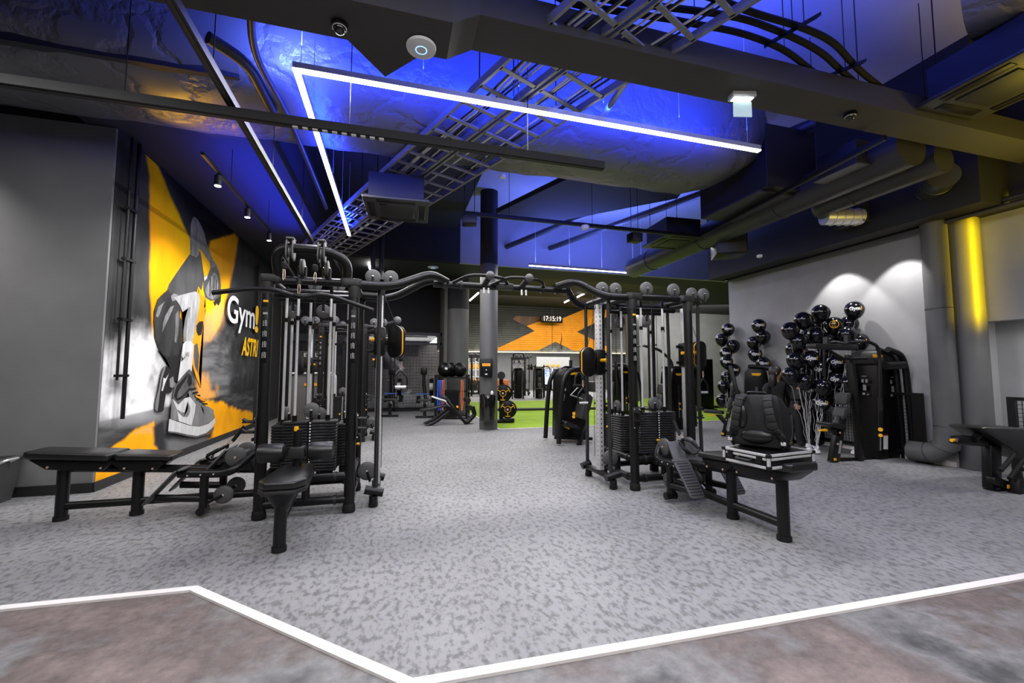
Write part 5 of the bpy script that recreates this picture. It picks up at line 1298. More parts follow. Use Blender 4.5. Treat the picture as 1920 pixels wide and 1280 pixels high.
MB().cyl((0, 0, .1), (0, 0, 1.9), .012, n=8).build('hanger_rod', BLACK, ck)

# ------------------------------------------------------------------ far room
sgn = thing('vending_sign_board', 'pale board with three yellow discs above the lit vending machines', 'sign', on_y(1040, 705, 27.5)-V((0, 0, 0)))
sgn.location.z = .008
def far(px, py, y=27.5): return on_y(px, py, y)-sgn.location
w_ = far(1073, 700).x-far(1010, 700).x; cx = (far(1073, 700).x+far(1010, 700).x)/2
MB().box((cx, .45, 1.15), (w_, .08, 2.3)).build('board', mat('pale_board', .5, .6, var=.05), sgn, smooth=False)
for px in (1028, 1037.5, 1047.3): MB().cyl(far(px, 685.5, 27.8), far(px, 685.5, 27.8)+V((0, .05, 0)), .1, n=24).build('yellow_disc', YEL, sgn)
VEND = mat('lit_vending_shelf', .5, emit=(.35, .55, 1.), estr=1.6); BOT = [mat('bottle_blue', (.05, .2, .6), .3), mat('bottle_white', .8, .3), mat('bottle_orange', (.8, .35, .05), .3)]
for px, wd in ((1029, 'left'), (1049, 'right')):
    p = on_y(px, 733, 27.0)
    t = thing('vending_machine', 'lit %s vending machine under the board with yellow discs' % wd, 'vending machine', (p.x, p.y, .008))
    MB().box((0, .3, .73), (.62, .6, 1.46), bev=.02).build('cabinet', BLACK2, t)
    MB().box((-.04, -.005, .92), (.48, .01, 1.0)).build('lit_window', VEND, t)
    rr = random.Random(px)
    for mi in range(3):
        m = MB()
        for r0 in range(6):
            for c0 in range(9):
                if rr.randrange(3) == mi: m.cyl((-.25+c0*.052, -.02, .45+r0*.165), (-.25+c0*.052, -.02, .56+r0*.165), .019, n=8)
        o = m.build('drinks', BOT[mi], t); o['kind'] = 'stuff'
    m = MB()
    for r0 in range(7): m.box((-.04, -.02, .435+r0*.165), (.48, .04, .012))
    m.build('shelves', SILVER, t)
    MB().box((.27, -.01, .8), (.07, .03, 1.4), bev=.005).build('side_strip', SILVER, t)
    MB().box((-.04, -.01, .22), (.4, .03, .16), bev=.01).build('delivery_flap', CABLE, t)
p = on_z(972, 741, 0)
def far_tower(src, label, loc, rz, sc=1.):
    c = copy_tree(src); c.location = loc; c.rotation_euler = (0, 0, math.radians(rz)); c['label'] = label; c.scale = (sc,)*3
    for q_ in list(c.children):
        pass
    return c
far_tower(tl, 'distant black cable tower beyond the turf, in front of the grey wall', (p.x, p.y, .008), -16, .95)
p = on_z(892, 742, 0)
far_tower(tr, 'distant cable tower beyond the turf, left of the middle column', (p.x, p.y, .008), 10)
for px, py, rz, lb_ in ((972, 745, 250, 'distant black machine beyond the turf, left one with a yellow badge'), (1012, 748, 70, 'distant black machine beyond the turf, right one before the vending machines')):
    p = on_z(px, py, 0)
    wall_machine(lb_, (p.x, p.y, .008), rz, 1.45, arms=(px > 1000))
# wall bars with orange rungs
p = on_z(1206, 741, 0)
wb = thing('wall_bars', 'tall wall bars with bright orange rungs at the far side of the turf', 'wall bars', (p.x, p.y, .008), -16)
for sx in (-1, 1): MB().box((sx*.25, 0, 1.1), (.05, .1, 2.2)).build('side_post', DARK, wb)
for k in range(11): MB().cyl((-.25, -.03, .25+k*.19), (.25, -.03, .25+k*.19), .035, n=10).build('rung', mat('orange_rung', (.85, .25, .04), .5, var=.08), wb)
p = on_y(1312, 700, 12.0)
db = thing('dark_board', 'plain black board standing behind the machines at right', 'board', (p.x, 12., .008))
MB().box((0, 0, .85), (1.02, .06, 1.7), bev=.01).build('panel', BLACK2, db)
for sx in (-1, 1): MB().box((sx*.4, 0, .03), (.06, .5, .06)).build('foot', BLACK, db)
# black strip on the turf
p0 = on_z(950, 769.5, .016); p1 = on_z(1060, 769.5, .016)
tr_ = thing('battle_rope', 'long black rope lying straight across the green turf', 'rope', (p0.x, p0.y, .016))
MB().tube([V((-.5, 0, .04)), V((4.0, -.55, .04)), V((9, -1.3, .04))], .045, 10).build('rope_body', CABLE, tr_)

# ------------------------------------------------------------------ glass front with mesh at back left
GLASSM, nt, b, tc = node_mat('dark_window_glass')
b.inputs['Base Color'].default_value = (.5, .52, .55, 1); b.inputs['Roughness'].default_value = .02; b.inputs['Transmission Weight'].default_value = .92; b.inputs['IOR'].default_value = 1.5
YG = 14.3
o = struct(MB().box((-.72, YG+.3, 1.3), (4.66, .012, 2.6)).build('window_1', GLASSM, smooth=False))
m = MB()
for x in (-3.02, -1.4, -.05, 1.6): m.box((x, YG+.3, 1.3), (.07, .1, 2.6))
for z in (.06, 2.55): m.box((-.72, YG+.3, z), (4.66, .1, .1))
fr = m.build('window_frame', BLACK, o)
ms_ = thing('mesh_screen', 'black wire mesh screen in front of the back left windows', 'mesh screen', (-.72, YG, .008))
m = MB()
for x in (-2.25, -.75, .8, 2.28): MB().box((x, 0, 1.12), (.06, .05, 2.24)).build('post', BLACK, ms_)
m = MB()
for z in (.06, 2.2): m.box((0, 0, z), (4.6, .05, .06))
m.build('rail', BLACK, ms_)
MB().grid((-2.28, 0, .06), (4.56, 0, 0), (0, 0, 2.1), 46, 21, .008, .008).build('wire_mesh', BLACK, ms_, smooth=False)
def chevron(label, px, py, flip):
    p = on_y(px, py, YG+.28); t = thing('glass_chevron', label, 'window decal', p)
    s_ = -1 if flip else 1
    MB().prism([V((s_*.25, 0, .45)), V((-s_*.2, 0, 0)), V((s_*.25, 0, -.45)), V((s_*.36, 0, -.4)), V((-s_*.03, 0, 0)), V((s_*.36, 0, .4))], (0, -.004, 0)).build('decal', mat('frosted_decal', .35, .7, var=.1), t, smooth=False)
chevron('pale chevron decal on the back left glass, low beside the rowers', 752, 755, False)
chevron('pale chevron decal on the back left glass, high behind the stirrup handle', 748, 690, True)
bd_ = thing('street_building', 'dark building across the street seen through the back left glass', 'building', (-1.5, 26, 0))
BRK = mat('night_brick', (.22, .19, .18), .8, var=.2, vscale=3)
# outside sits beyond the room's glass, inside its own dark yard
MB().box((0, 0, 2.7), (9, .4, 5.3)).build('facade', BRK, bd_, smooth=False)
m = MB()
for x in (-3, -1.6, -.2, 1.2, 2.6):
    for z in (2.6, 4.0): m.box((x, -.22, z), (.8, .05, .8))
m.build('dark_windows', CABLE, bd_, smooth=False)
MB().box((.75, -.25, 3.75), (.5, .05, .5)).build('lit_window', mat('lit_room', .8, emit=(1., .8, .25), estr=1.2), bd_)

# far shelving and box glimpsed either side of the middle column
p = on_z(879, 741, 0)
sf = thing('storage_shelf', 'far white lattice shelf with orange boxes, seen left of the middle column', 'shelf', (p.x+.3, p.y+3, .008), -16)
for k in range(6): MB().box((-1.1+k*.44, 0, 1.15), (.05, .4, 2.3)).build('shelf_upright', WHITE, sf)
for k in range(6): MB().box((0, 0, .1+k*.43), (2.2, .4, .04)).build('shelf_board', WHITE, sf)
for x, z in ((.66, .72), (.66, .33), (-.22, 1.15), (.22, 1.6), (-.66, .74), (.66, 1.6), (-.22, .31)): MB().box((x, 0, z), (.34, .34, .3), bev=.02).build('storage_box', ORANGE, sf)
p = on_z(943, 739, 0)
px_ = thing('plyo_box', 'orange brown wooden box beyond the turf, just right of the middle column', 'box', (p.x, p.y, .008), -10)
MB().box((0, .3, .4), (.7, .6, .8), bev=.01).build('box_body', mat('orange_plywood', (.5, .13, .02), .6, var=.2), px_)
MB().box((0, -.005, .62), (.14, .02, .05), bev=.004).build('hand_slot', BLACK, px_)
# ------------------------------------------------------------------ free weights corner
def decline_bench():
    p = on_z(850, 797, 0); t = thing('decline_bench', 'black adjustable bench with rollers, left of the middle column', 'gym bench', (p.x, p.y, .008))
    Yd = p.y
    def d(px, py, y=None): return on_y(px, py, y or Yd)-V((p.x, p.y, .008))
    MB().prism([d(788, 768), (d(815, 763)), d(844, 756), d(846, 760), d(816, 768), d(789, 773)], (0, .28, 0), bev=.015).build('back_pad', VINYL, t)
    MB().prism([d(826, 744), d(833, 740), d(846, 752), d(842, 758)], (0, .28, 0), bev=.015).build('seat_pad', VINYL, t)
    for yo in (0, .45): MB().tube([d(797, 799)+V((0, yo, 0)), d(818, 790)+V((0, yo, 0)), d(842, 771)+V((0, yo, 0))], .045, 12, .1).build('rear_leg', BLACK, t)
    MB().tube([d(838, 751), d(862, 780), d(875, 795)], .04, 12).build('front_leg', BLACK, t)
    MB().box(d(880, 796)+V((0, .1, 0)), (.22, .12, .03)).build('front_foot', RUBBER, t)
    MB().tube([d(876, 792), d(890, 777), d(886, 762)], .055, 12, .05).build('roller_post', BLACK, t)
    for a, b_ in ((877, 750), (881, 764)): MB().cyl(d(a, b_)+V((0, -.1, 0)), d(a, b_)+V((0, .35, 0)), .06, n=16).build('roller', VINYL, t)
    MB().tube([d(809, 743), d(826, 749), d(834, 751), d(845, 762)], .022, 10, .04).build('handle_bar', SILVER, t)
    MB().cyl(d(857, 762)+V((0, -.08, 0)), d(857, 762), .025, n=12).build('adjust_knob', YEL, t)
decline_bench()
p = on_z(850, 786, 0)
rk = thing('functional_rack', 'black storage rack with medicine balls on top and bands hanging', 'rack', (p.x, p.y+.2, .008), -16)
for sx in (-1, 1):
    for sy in (-1, 1): MB().box((sx*.42, sy*.25, .6), (.06, .06, 1.2)).build('upright', BLACK, rk)
for z in (.1, .75, 1.12): MB().box((0, 0, z), (.9, .56, .04)).build('shelf', BLACK, rk)
MB().prism([V((x, -.27, .42+z)) for x, z in rrect(.42, .72, .08)], (0, .04, 0)).build('back_board', BLACK2, rk)
for x, c, m_ in ((-.33, (.02, .12, .7), 'blue_band'), (-.27, (.02, .12, .7), 'blue_band'), (.3, (.75, .16, .05), 'orange_band'), (-.22, (.6, .12, .06), 'red_band')):
    q_ = thing('resistance_band', {'blue_band': 'blue resistance band', 'orange_band': 'orange resistance band', 'red_band': 'red resistance band'}[m_]+' hanging on the rack, '+{-.33: 'outermost left', -.27: 'second from left', .3: 'on its right post', -.22: 'next to the black board'}[x], 'resistance band', rk.matrix_world @ V((0, 0, 0)) if False else (p.x+x*.96-.3*.27, p.y+.2-.3*.96-x*.27, .5))
    MB().tube([(-.02, 0, .55), (-.03, -.01, 0), (0, 0, -.3), (.03, -.01, 0), (.02, 0, .55)], .014, 6, .1, closed=True).build('band', mat(m_, c, .6, var=.05), q_)
for dx, dy_, lb_ in ((-.2, 0, 'black slam ball with white print on the rack, left one in front'), (.2, .05, 'plain black slam ball on the rack, right one'), (.0, .2, 'black slam ball at the rear of the rack top')):
    q_ = thing('slam_ball', lb_, 'ball', (p.x+dx, p.y+.2+dy_-dx*.28, 1.145+.2), group='slam balls on the rack')
    MB().ball((0, 0, 0), .2, 24, 16).torus((0, 0, 0), (0, 1, .3), .199, .006, 28, 6).build('ball_body', BLACK2, q_)
    if dx < 0: MB().box((0, -.195, .03), (.07, .02, .06), R('Y', 20), bev=.008).build('white_print', WHITE, q_)
def rower(px, py, label):
    p = on_z(px, py, 0); t = thing('rowing_machine', label, 'rowing machine', (p.x, p.y, .008), -6)
    MB().box((0, 0, .04), (.5, .08, .05), bev=.01).build('front_foot', BLACK, t)
    MB().box((0, .12, .25), (.09, .07, .45)).build('front_leg', BLACK, t)
    MB().box((0, .8, .42), (.1, 1.9, .08), bev=.01).build('rail', DARK, t)
    MB().prism([V((x, y, .47)) for x, y in [(-.2, -.12), (.2, -.12), (.17, .14), (-.17, .14)]], (0, 0, .05), bev=.015).build('seat', GVINYL, t)
    MB().box((0, -.08, .42), (.12, .02, .07)).build('seat_label', WHITE, t)
    MB().tube([(-.02, 1.2, .45), (-.08, 1.3, 1.0), (-.08, 1.3, 1.25)], .05, 12).build('monitor_arm', BLACK, t)
    MB().box((-.08, 1.25, 1.3), (.2, .05, .22), bev=.02).build('monitor', BLACK2, t)
    o = MB().cyl((.1, 1.3, .8), (.22, 1.3, .8), .27, n=28).build('flywheel', BLACK2, t)
    MB().torus((.16, 1.02, .8), (1, 0, 0), .001, .001, 6, 4) if False else None
    MB().cyl((.1, 1.1, .82), (.2, 1.1, .82), .12, n=22).build('flywheel_vent', GREYP, o)
    MB().cyl((-.3, 1.15, .6), (.35, 1.15, .6), .018, n=8).build('handle', mat('blue_grip', (.03, .1, .4), .5), t)
    for s in (-1, 1): MB().box((s*.22, 1.05, .45), (.12, .3, .03), R('X', 35)).build('foot_rest', BLACK, t)
rower(730, 782, 'black rowing machine nearest the left tower rail, before the back glass')
rower(796, 784, 'black rowing machine right of the other, partly behind the decline bench')
p = on_z(944, 791, .016)
pt = thing('plate_tree', 'black plate stand with yellow-spoked plates beside the wall bin', 'plate rack', (p.x, p.y, .016), -14)
MB().box((0, 0, .04), (.5, .5, .08), bev=.01).box((.12, -.2, .07), (.3, .1, .1), bev=.01).build('base', BLACK, pt)
MB().box((-.06, .0, .65), (.1, .1, 1.2)).build('upright', BLACK, pt)
for k, (x, z) in enumerate([(-.02, .74), (.1, .34)]):
    MB().cyl((x, 0, z), (x, -.3, z), .025, n=12).build('plate_peg', STEEL, pt)
    q_ = thing('weight_plate', 'black plate with yellow spokes on the stand, '+['upper one', 'lower one'][k], 'weight plate', pt.matrix_world.to_translation() if False else (p.x+x*.97-.05, p.y-.22-x*.24, .016+z), -14, 'yellow-spoked plates on the stand')
    o = MB().lathe([(.03, -.02), (.06, -.025), (.2, -.02), (.225, 0), (.2, .02), (.06, .025), (.03, .02)], (0, 0, 0), (0, 1, 0), 32).build('plate_body', BLACK2, q_)
    m = MB().torus((0, -.022, 0), (0, 1, 0), .075, .008, 24, 6)
    for a in range(3):
        th_ = 2*PI*a/3+.5; m.tube([V((.075*math.cos(th_), -.024, .075*math.sin(th_))), V((.17*math.cos(th_), -.024, .17*math.sin(th_)))], .01, 6)
        m.tube([V((.175*math.cos(th_+g), -.022, .175*math.sin(th_+g))) for g in (-.35, -.17, 0, .17, .35)], .01, 6)
    m.build('yellow_spokes', YEL, q_)
MB().cyl((-.06, -.06, 1.18), (-.06, -.36, 1.18), .1, n=18).build('roller_pad', VINYL, pt)

# ------------------------------------------------------------------ machines glimpsed behind the mural-side tower
p = on_y(688, 650, 8.35)
c = far_tower(tr, 'black cable tower standing behind the mural-side tower', (p.x-.42, 8.75, .008), 0)
br2 = thing('pull_up_bar', 'dark wavy pull-up bar with ball ends behind the mural-side tower', 'pull-up bar', (p.x, 8.6, 0))
def b2(px, py): return on_y(px, py, 8.6)-V((p.x, 8.6, 0))
MB().tube([b2(590, 606), b2(615, 603), b2(650, 615), b2(690, 616), b2(712, 610), b2(745, 603)], .032, 12, .15).build('bar', BLACK, br2)
for a, b_ in ((590, 606), (667, 609), (745, 601)): MB().ball(b2(a, b_)+V((0, -.06, 0)), .075 if a != 667 else .06, 18, 12).build('ball_end', PULLEY, br2)
p = on_y(585, 700, 10.4)
gmx = thing('strength_machine', 'grey-fronted strength machine visible through the mural-side tower', 'exercise machine', (p.x, 10.4, .008))
GSH = mat('grey_shroud_plastic', .1, .5, var=.06)
MB().prism([V((x, 0, .62+z)) for x, z in rrect(.95, 1.2, .16)], (0, .5, 0), bev=.02).build('front_shroud', GSH, gmx)
MB().prism([V((x, .05, 1.5+z)) for x, z in rrect(.7, .5, .1)], (0, .3, 0), bev=.02).build('upper_shroud', DARK, gmx)
MB().tube([(-.5, -.03, .6), (-.5, -.03, 1.25), (.5, -.03, 1.25), (.5, -.03, .6)], .025, 10, .12).build('front_rail', SILVER, gmx)
text_obj('maker_lettering', 'EVOLVE', .12, (.02, .045, 1.66), (1, 0, 0), (0, 0, 1), WHITE, gmx)
MB().prism([V((x, -.02, 1.0+z)) for x, z in rrect(.3, .06, .02)], (0, .02, 0)).build('maker_badge', YEL, gmx)
MB().box((.05, -.05, .45), (.12, .06, .5)).build('leg', BLACK, gmx)
# ------------------------------------------------------------------ LED line lights
def led(label, pts, wires, z):
    t = thing('led_line_light', label, 'light', pts[0])
    o = V(pts[0]); P = [V(p)-o for p in pts]
    k = 0
    for a, b in zip(P[:-1], P[1:]):
        d = (b-a).normalized(); s = V((-d.y, d.x, 0))*.026
        MB().prism([a-s-d*.026, b-s+d*.026, b+s+d*.026, a+s-d*.026], (0, 0, -.012)).build('led_diffuser', LEDM, t, smooth=False)
        MB().prism([a-s-d*.026+V((0, 0, .002)), b-s+d*.026+V((0, 0, .002)), b+s+d*.026+V((0, 0, .002)), a+s-d*.026+V((0, 0, .002))], (0, 0, .05)).build('profile', SILVER, t, smooth=False)
        n = max(2, int((b-a).length/.95))
        for i in range(n+1):
            q_ = a.lerp(b, (i+.15)/(n+.3)); MB().cyl(q_+V((0, 0, .05)), q_+V((0, 0, 5.5-z)), .003, n=5).build('hanging_wire', STEEL, t)
    return t
led('big V-shaped white LED line hanging at left in front of the foil duct', [(3.944, 3.73, 3.8), (-.812, 3.725, 3.8), (-.805, 8.17, 3.8)], 6, 3.8)
led('farther V-shaped white LED line hanging over the right tower', [(3.1, 9.42, 3.8), (6.0, 9.46, 3.8), (5.98, 6.78, 3.8)], 4, 3.8)
def glow_bar(label, a, b, r=.03):
    t = thing('led_tube', label, 'light', a); m = MB().cyl((0, 0, 0), V(b)-V(a), r, n=10).build('led_diffuser', mat('dim_led_diffuser', .9, emit=(1., .97, .92), estr=5.), t)
glow_bar('slanted white light tube left of the middle column, far back', on_y(881, 563, 14), on_y(897, 549, 13))
glow_bar('slanted white light tube below the bridge, lower left piece', on_y(1058, 567, 15), on_y(1068, 562, 15))
glow_bar('slanted white light tube below the bridge, upper right piece', on_y(1082, 557, 14.5), on_y(1096, 550, 14.5))
sb = thing('short_led_stub', 'tiny bright LED stub above the pulleys of the mural-side tower', 'light', on_y(693, 499, 12))
MB().box((0, 0, 0), (.05, .5, .05)).build('led_diffuser', LENS, sb)

# black linear lights / tracks
def line_light(label, a, b, w=.06, h=.06, louvre=None, name='linear_track_light', top=5.5, m=BLACK):
    a = V(a); b = V(b); t = thing(name, label, 'track light', a); d = (b-a); L = d.length; d.normalize(); s = V((-d.y, d.x, 0))*w/2
    o = MB().prism([-s, d*L-s, d*L+s, s], (0, 0, h)).build('track', m, t, smooth=False)
    MB().prism([-s*.35+V((0, 0, -.004)), d*L-s*.35+V((0, 0, -.004)), d*L+s*.35+V((0, 0, -.004)), s*.35+V((0, 0, -.004))], (0, 0, .003)).build('track_slot', CABLE, o, smooth=False)
    if louvre:
        mm = MB()
        for k in range(10): mm.box(d*(louvre+k*.075)+V((0, 0, -.006)), (.04, .03, .012), Matrix.Rotation(math.atan2(d.y, d.x), 3, 'Z'))
        mm.build('louvre', SILVER, o)
    n = max(2, int(L/1.4))
    for i in range(n): q_ = d*(L*(i+.5)/n)+V((0, 0, h)); MB().cyl(q_, q_+V((0, 0, top-a.z-h)), .004, n=5).build('hanging_wire', BLACK, t)
    return t
TRK = mat('grey_track_profile', .022, .5, .0, var=.1, spec=.25)
line_light('long dark track crossing in front of the left LED corner', (-2.75, 3.71, 3.3), (1.985, 3.70, 3.3), .07, .07, 1.95, m=TRK)
line_light('long dark track running back above the mural-side tower', (-1.245, 2.5, 3.385), (-1.3, 7.4, 3.385), .06, .06, m=BLACK2)
sp_t = line_light('short track carrying the mural spotlights', (-1.97, 5.06, 3.58), (-1.98, 8.4, 3.58), .035, .03, top=4.07)
for k, (y, lb_) in enumerate([(5.55, 'nearest mural spotlight, glowing at upper left'), (6.6, 'second mural spotlight from the left'), (7.7, 'third mural spotlight, just above the lat tower')]):
    t = thing('track_spotlight', lb_, 'spotlight', (-1.99, y, 3.57), group='mural track spotlights')
    MB().cyl((0, 0, .0), (0, 0, -.12), .038, n=18).cyl((0, 0, 0), (0, 0, .02), .02, n=10).build('housing', BLACK, t)
    MB().cyl((0, 0, -.121), (0, 0, -.125), .032, n=18).build('lens', LENS, t)
line_light('thin track above the right tower leading to the loudspeaker', on_z(870, 402, 3.7), on_z(1315, 446, 3.7), .06, .05)
line_light('thin dark track running back at right from the beam', on_z(1310, 446, 3.7), on_z(1660, 262, 3.7), .05, .05)
# ------------------------------------------------------------------ beam with its fittings
m = MB()
LZ, RZ = 3.7, 3.85
def bar_(m, x0, x1, y0, y1, z, h): m.box(((x0+x1)/2, (y0+y1)/2, z+h/2), (x1-x0, y1-y0, h))
bar_(m, -9, .36, 2.78, 3.14, LZ, .22); bar_(m, .56, 7.39, 2.83, 3.18, RZ, .22)
vs = [(.36, 2.78, LZ), (.36, 3.14, LZ), (.56, 3.18, RZ), (.56, 2.83, RZ), (.36, 2.78, LZ+.22), (.36, 3.14, LZ+.22), (.56, 3.18, RZ+.22), (.56, 2.83, RZ+.22)]
m.add(vs, [(0, 3, 2, 1), (4, 5, 6, 7), (0, 1, 5, 4), (1, 2, 6, 5), (2, 3, 7, 6), (3, 0, 4, 7)])
struct(m.build('ceiling_beam', BEAMM, smooth=False))
struct(MB().prism([(-.38, 3.14, LZ+.02), (.2, 3.14, LZ+.02), (-.1, 3.5, LZ+.02)], (0, 0, .05)).build('ceiling_beam_gusset', BEAMM, smooth=False))
def router(label, p, r=.11):
    t = thing('wifi_access_point', label, 'access point', p)
    MB().lathe([(r*.7, 0), (r, -.008), (r*.96, -.026), (r*.6, -.034), (.001, -.036)], n=32).build('disc_housing', WHITE, t)
    MB().torus((0, 0, -.034), (0, 0, 1), r*.36, .004, 28, 6).build('blue_ring', mat('blue_ring_led', (.2, .4, 1), emit=(.25, .5, 1.), estr=2.), t)
router('white round access point with blue ring under the near beam', on_z(790, 86, LZ-.0))
router('small white access point on the dark ceiling far back', on_z(812, 500, 4.19), .15)
def dome(label, p):
    t = thing('dome_camera', label, 'camera', p)
    MB().lathe([(.05, 0), (.056, -.01), (.056, -.03), (.045, -.034)], n=24).build('collar', BLACK2, t)
    MB().ball((0, 0, -.034), .043, 18, 12).build('dome', GLOSS, t)
    MB().torus((0, 0, -.036), (0, 0, 1), .044, .004, 24, 6).build('chrome_ring', STEEL, t)
dome('black dome camera with chrome ring under the left part of the beam', on_z(637, 44, LZ))
dome('black dome camera under the right part of the beam', on_z(1594, 212, RZ))
dome('small black dome camera at the top corner of the right wall', V((7.2, 7.75, 3.36)))
dome('small black dome camera on the ceiling edge above the mural', on_z(382, 392, 4.06))
def exit_sign(label, p, rz, s=1.):
    t = thing('exit_sign', label, 'exit light', p, rz)
    MB().box((0, 0, -.025), (.22*s, .1*s, .05), bev=.008).build('lamp_housing', SILVER, t)
    MB().box((0, 0, -.052), (.18*s, .06*s, .006)).build('lit_strip', mat('exit_strip', .9, emit=(.8, .95, 1.), estr=9.), t)
    MB().box((0, 0, -.12*s-.03), (.17*s, .008, .14*s)).build('sign_panel', mat('exit_panel', (.55, .68, .72), .25, emit=(.55, .8, .9), estr=.35), t)
exit_sign('hanging lit glass sign panel under the right part of the beam', on_z(1391, 176, RZ), -14)
exit_sign('tiny lit sign far back, right of the middle column', on_y(950, 519, 13.5), 0, 1.5)
def detector(label, p, r=.06, h=.05, m=WHITE):
    t = thing('smoke_detector', label, 'smoke detector', p)
    MB().lathe([(r*.9, 0), (r, -h*.3), (r*.85, -h*.8), (r*.4, -h), (.001, -h)], n=24).build('housing', m, t)
detector('white smoke detector on the track above the bridge', on_z(1097, 423, 3.69), .07, .07)
detector('small white detector on the dark ceiling above the mural-side tower', on_y(780, 446, 11.2), .05)
detector('small white detector dangling over the ladder trays', on_z(943, 328, 3.9), .05)
detector('white cylinder sensor far back over the bridge', on_y(832, 511, 13), .09, .1)
detector('white detector on the dark soffit above the right wall', on_z(1424, 478, 3.36), .05)

# ------------------------------------------------------------------ cable ladders
dirv = V((.823+.796, 3.439-7.152, 0)).normalized()
A1_ = V((-.796, 7.152, 0)); M1_ = V((.054, 6.322, 0)); C1_ = V((.469, 6.686, 0))
sdir = V((-dirv.y, dirv.x, 0)) if V((-dirv.y, dirv.x, 0)).dot(M1_-A1_) > 0 else V((dirv.y, -dirv.x, 0))
wA = (M1_-A1_).dot(sdir); wC = (C1_-M1_).dot(sdir)
st_ = A1_-dirv*3.2
lad = []
for k, (o_, w_, lb_) in enumerate([(0, wA-.04, 'wide galvanised cable ladder, left of the pair crossing under the foil duct'), (wA+.02, wC, 'galvanised cable ladder, right of the pair crossing under the foil duct')]):
    a = st_+sdir*o_; b = a+dirv*11.0
    t = thing('cable_ladder', lb_, 'cable tray', (a.x, a.y, 3.9)); L = 11.0
    for e in (0, 1): MB().prism([sdir*(w_*e-.014), dirv*L+sdir*(w_*e-.014), dirv*L+sdir*(w_*e+.014), sdir*(w_*e+.014)], (0, 0, .07)).build('side_rail', TRAY, t, smooth=False)
    m = MB()
    for q_ in range(36): m.prism([dirv*(q_*.3+.1), dirv*(q_*.3+.1)+sdir*w_, dirv*(q_*.3+.14)+sdir*w_, dirv*(q_*.3+.14)], (0, 0, .02))
    m.build('rungs', TRAY, t, smooth=False)
    rr = random.Random(k)
    for c_ in range(6):
        u = rr.uniform(.08, w_-.08); MB().tube([dirv*(L*i/10)+sdir*(u+rr.uniform(-.04, .04))+V((0, 0, .035)) for i in range(11)], .01, 6).build('cable', RIBBON if c_ < 3 else CABLE, t)
    for q_ in (1.5, 4., 7., 9.5):
        for e in (0, 1): MB().cyl(dirv*q_+sdir*w_*e, dirv*q_+sdir*w_*e+V((0, 0, 1.5)), .006, n=6).build('hanger_rod', BLACK, t)
# ------------------------------------------------------------------ ducts and pipes
def duct(name, label, pts, r, m, cat='duct', fillet=.3, rings=0, n=28, cap=True):
    t = thing(name, label, cat, pts[0]); o = V(pts[0]); P = [V(p)-o for p in pts]
    b = MB().tube(P, r, n, fillet).build('duct_body', m, t, angle=60)
    if rings:
        mm = MB()
        for a, c_ in zip(P[:-1], P[1:]):
            L = (c_-a).length; k = max(1, int(L/rings))
            for i in range(1, k+1): mm.torus(a.lerp(c_, i/(k+.5)), (c_-a).normalized(), r+.004, .008, n, 6)
        mm.build('seam_ring', m, t)
    return t
# big foil wrapped duct with bulging end along the beam
fd = thing('foil_duct', 'huge foil-wrapped duct lying along the ceiling behind the white LED line', 'duct', (-2, 5.0, 4.77))
vs = []; fs = []; N = 40; rr = random.Random(3); rings_ = []
xs = [-7+.35*k for k in range(36)]
for i, x in enumerate(xs):
    end = min(1, max(.05, (5.35-x)/1.0))**.5
    for k in range(N):
        a = 2*PI*k/N
        rad = .82*end*(1+.018*math.sin(x*5+k*1.3)+rr.uniform(-.012, .012)); c_, s_ = math.cos(a), math.sin(a)
        ex = .62
        vs.append((x+2, math.copysign(abs(c_)**ex, c_)*rad*.95, math.copysign(abs(s_)**ex, s_)*rad*.95))
for i in range(len(xs)-1):
    for k in range(N): fs.append((i*N+k, i*N+(k+1) % N, (i+1)*N+(k+1) % N, (i+1)*N+k))
fs += [tuple(range(N-1, -1, -1)), tuple(range((len(xs)-1)*N, len(xs)*N))]
MB().add(vs, fs).build('foil_skin', FOIL, fd, angle=60)
duct('round_duct', 'thick grey round duct at the top left corner', [(-6, 1.9, 4.36), (-1.75, 1.9, 4.36), (-1.55, 1.9, 4.39)], .55, DUCT, rings=1.1)
duct('foil_duct', 'bulky foil duct at the top right corner', [(5.6, -1, 4.85), (5.3, 1.4, 4.8), (5.0, 2.3, 4.95)], .62, FOIL, fillet=.6)
pR = [on_z(1390, 445, 3.62), on_z(1640, 345, 3.62), on_z(1765, 275, 3.62)]
dv = V((0, 1, 0))
duct('round_duct', 'long grey round duct running back at right, the upper of the pair', [(5.62, 3.25, 3.85), (5.72, 9.2, 3.85)], .23, DUCT, rings=1.5)
duct('round_duct', 'grey round duct at right that ends in a bend, the lower of the pair', [(6.15, 3.25, 3.78), (6.15, 4.75, 3.78), (6.5, 4.75, 3.72)], .17, DUCT, rings=1.2, fillet=.3)
duct('spiral_duct', 'ribbed spiral duct stub below the bend of the grey duct', [(6.22, 4.75, 3.62), (6.75, 4.6, 3.62)], .12, SILVER, rings=.12)
duct('round_duct', 'short duct bend left of the grey column tops', [(6.6, 3.5, 3.75), (7.0, 3.9, 3.75)], .16, DUCT, rings=.2)
for k, (x, z, r) in enumerate([(7.28, 3.42, .035), (7.22, 3.33, .028)]): duct('ceiling_pipe', ['upper thin pipe along the top of the right wall', 'lower thin pipe along the top of the right wall'][k], [(x, 2, z), (x, 7.9, z)], r, DUCT, 'pipe', n=12)
dk = thing('vent_plenum', 'dark boxy vent plenum right of the far LED end', 'vent', (5.3, 5.1, 3.9))
MB().box((0, 0, .35), (.9, 1.3, .9), bev=.01).build('box', DUCT_DARK, dk, smooth=False)
MB().box((0, 0, -.12), (1.0, 1.1, .03)).build('grille', DUCT, dk)
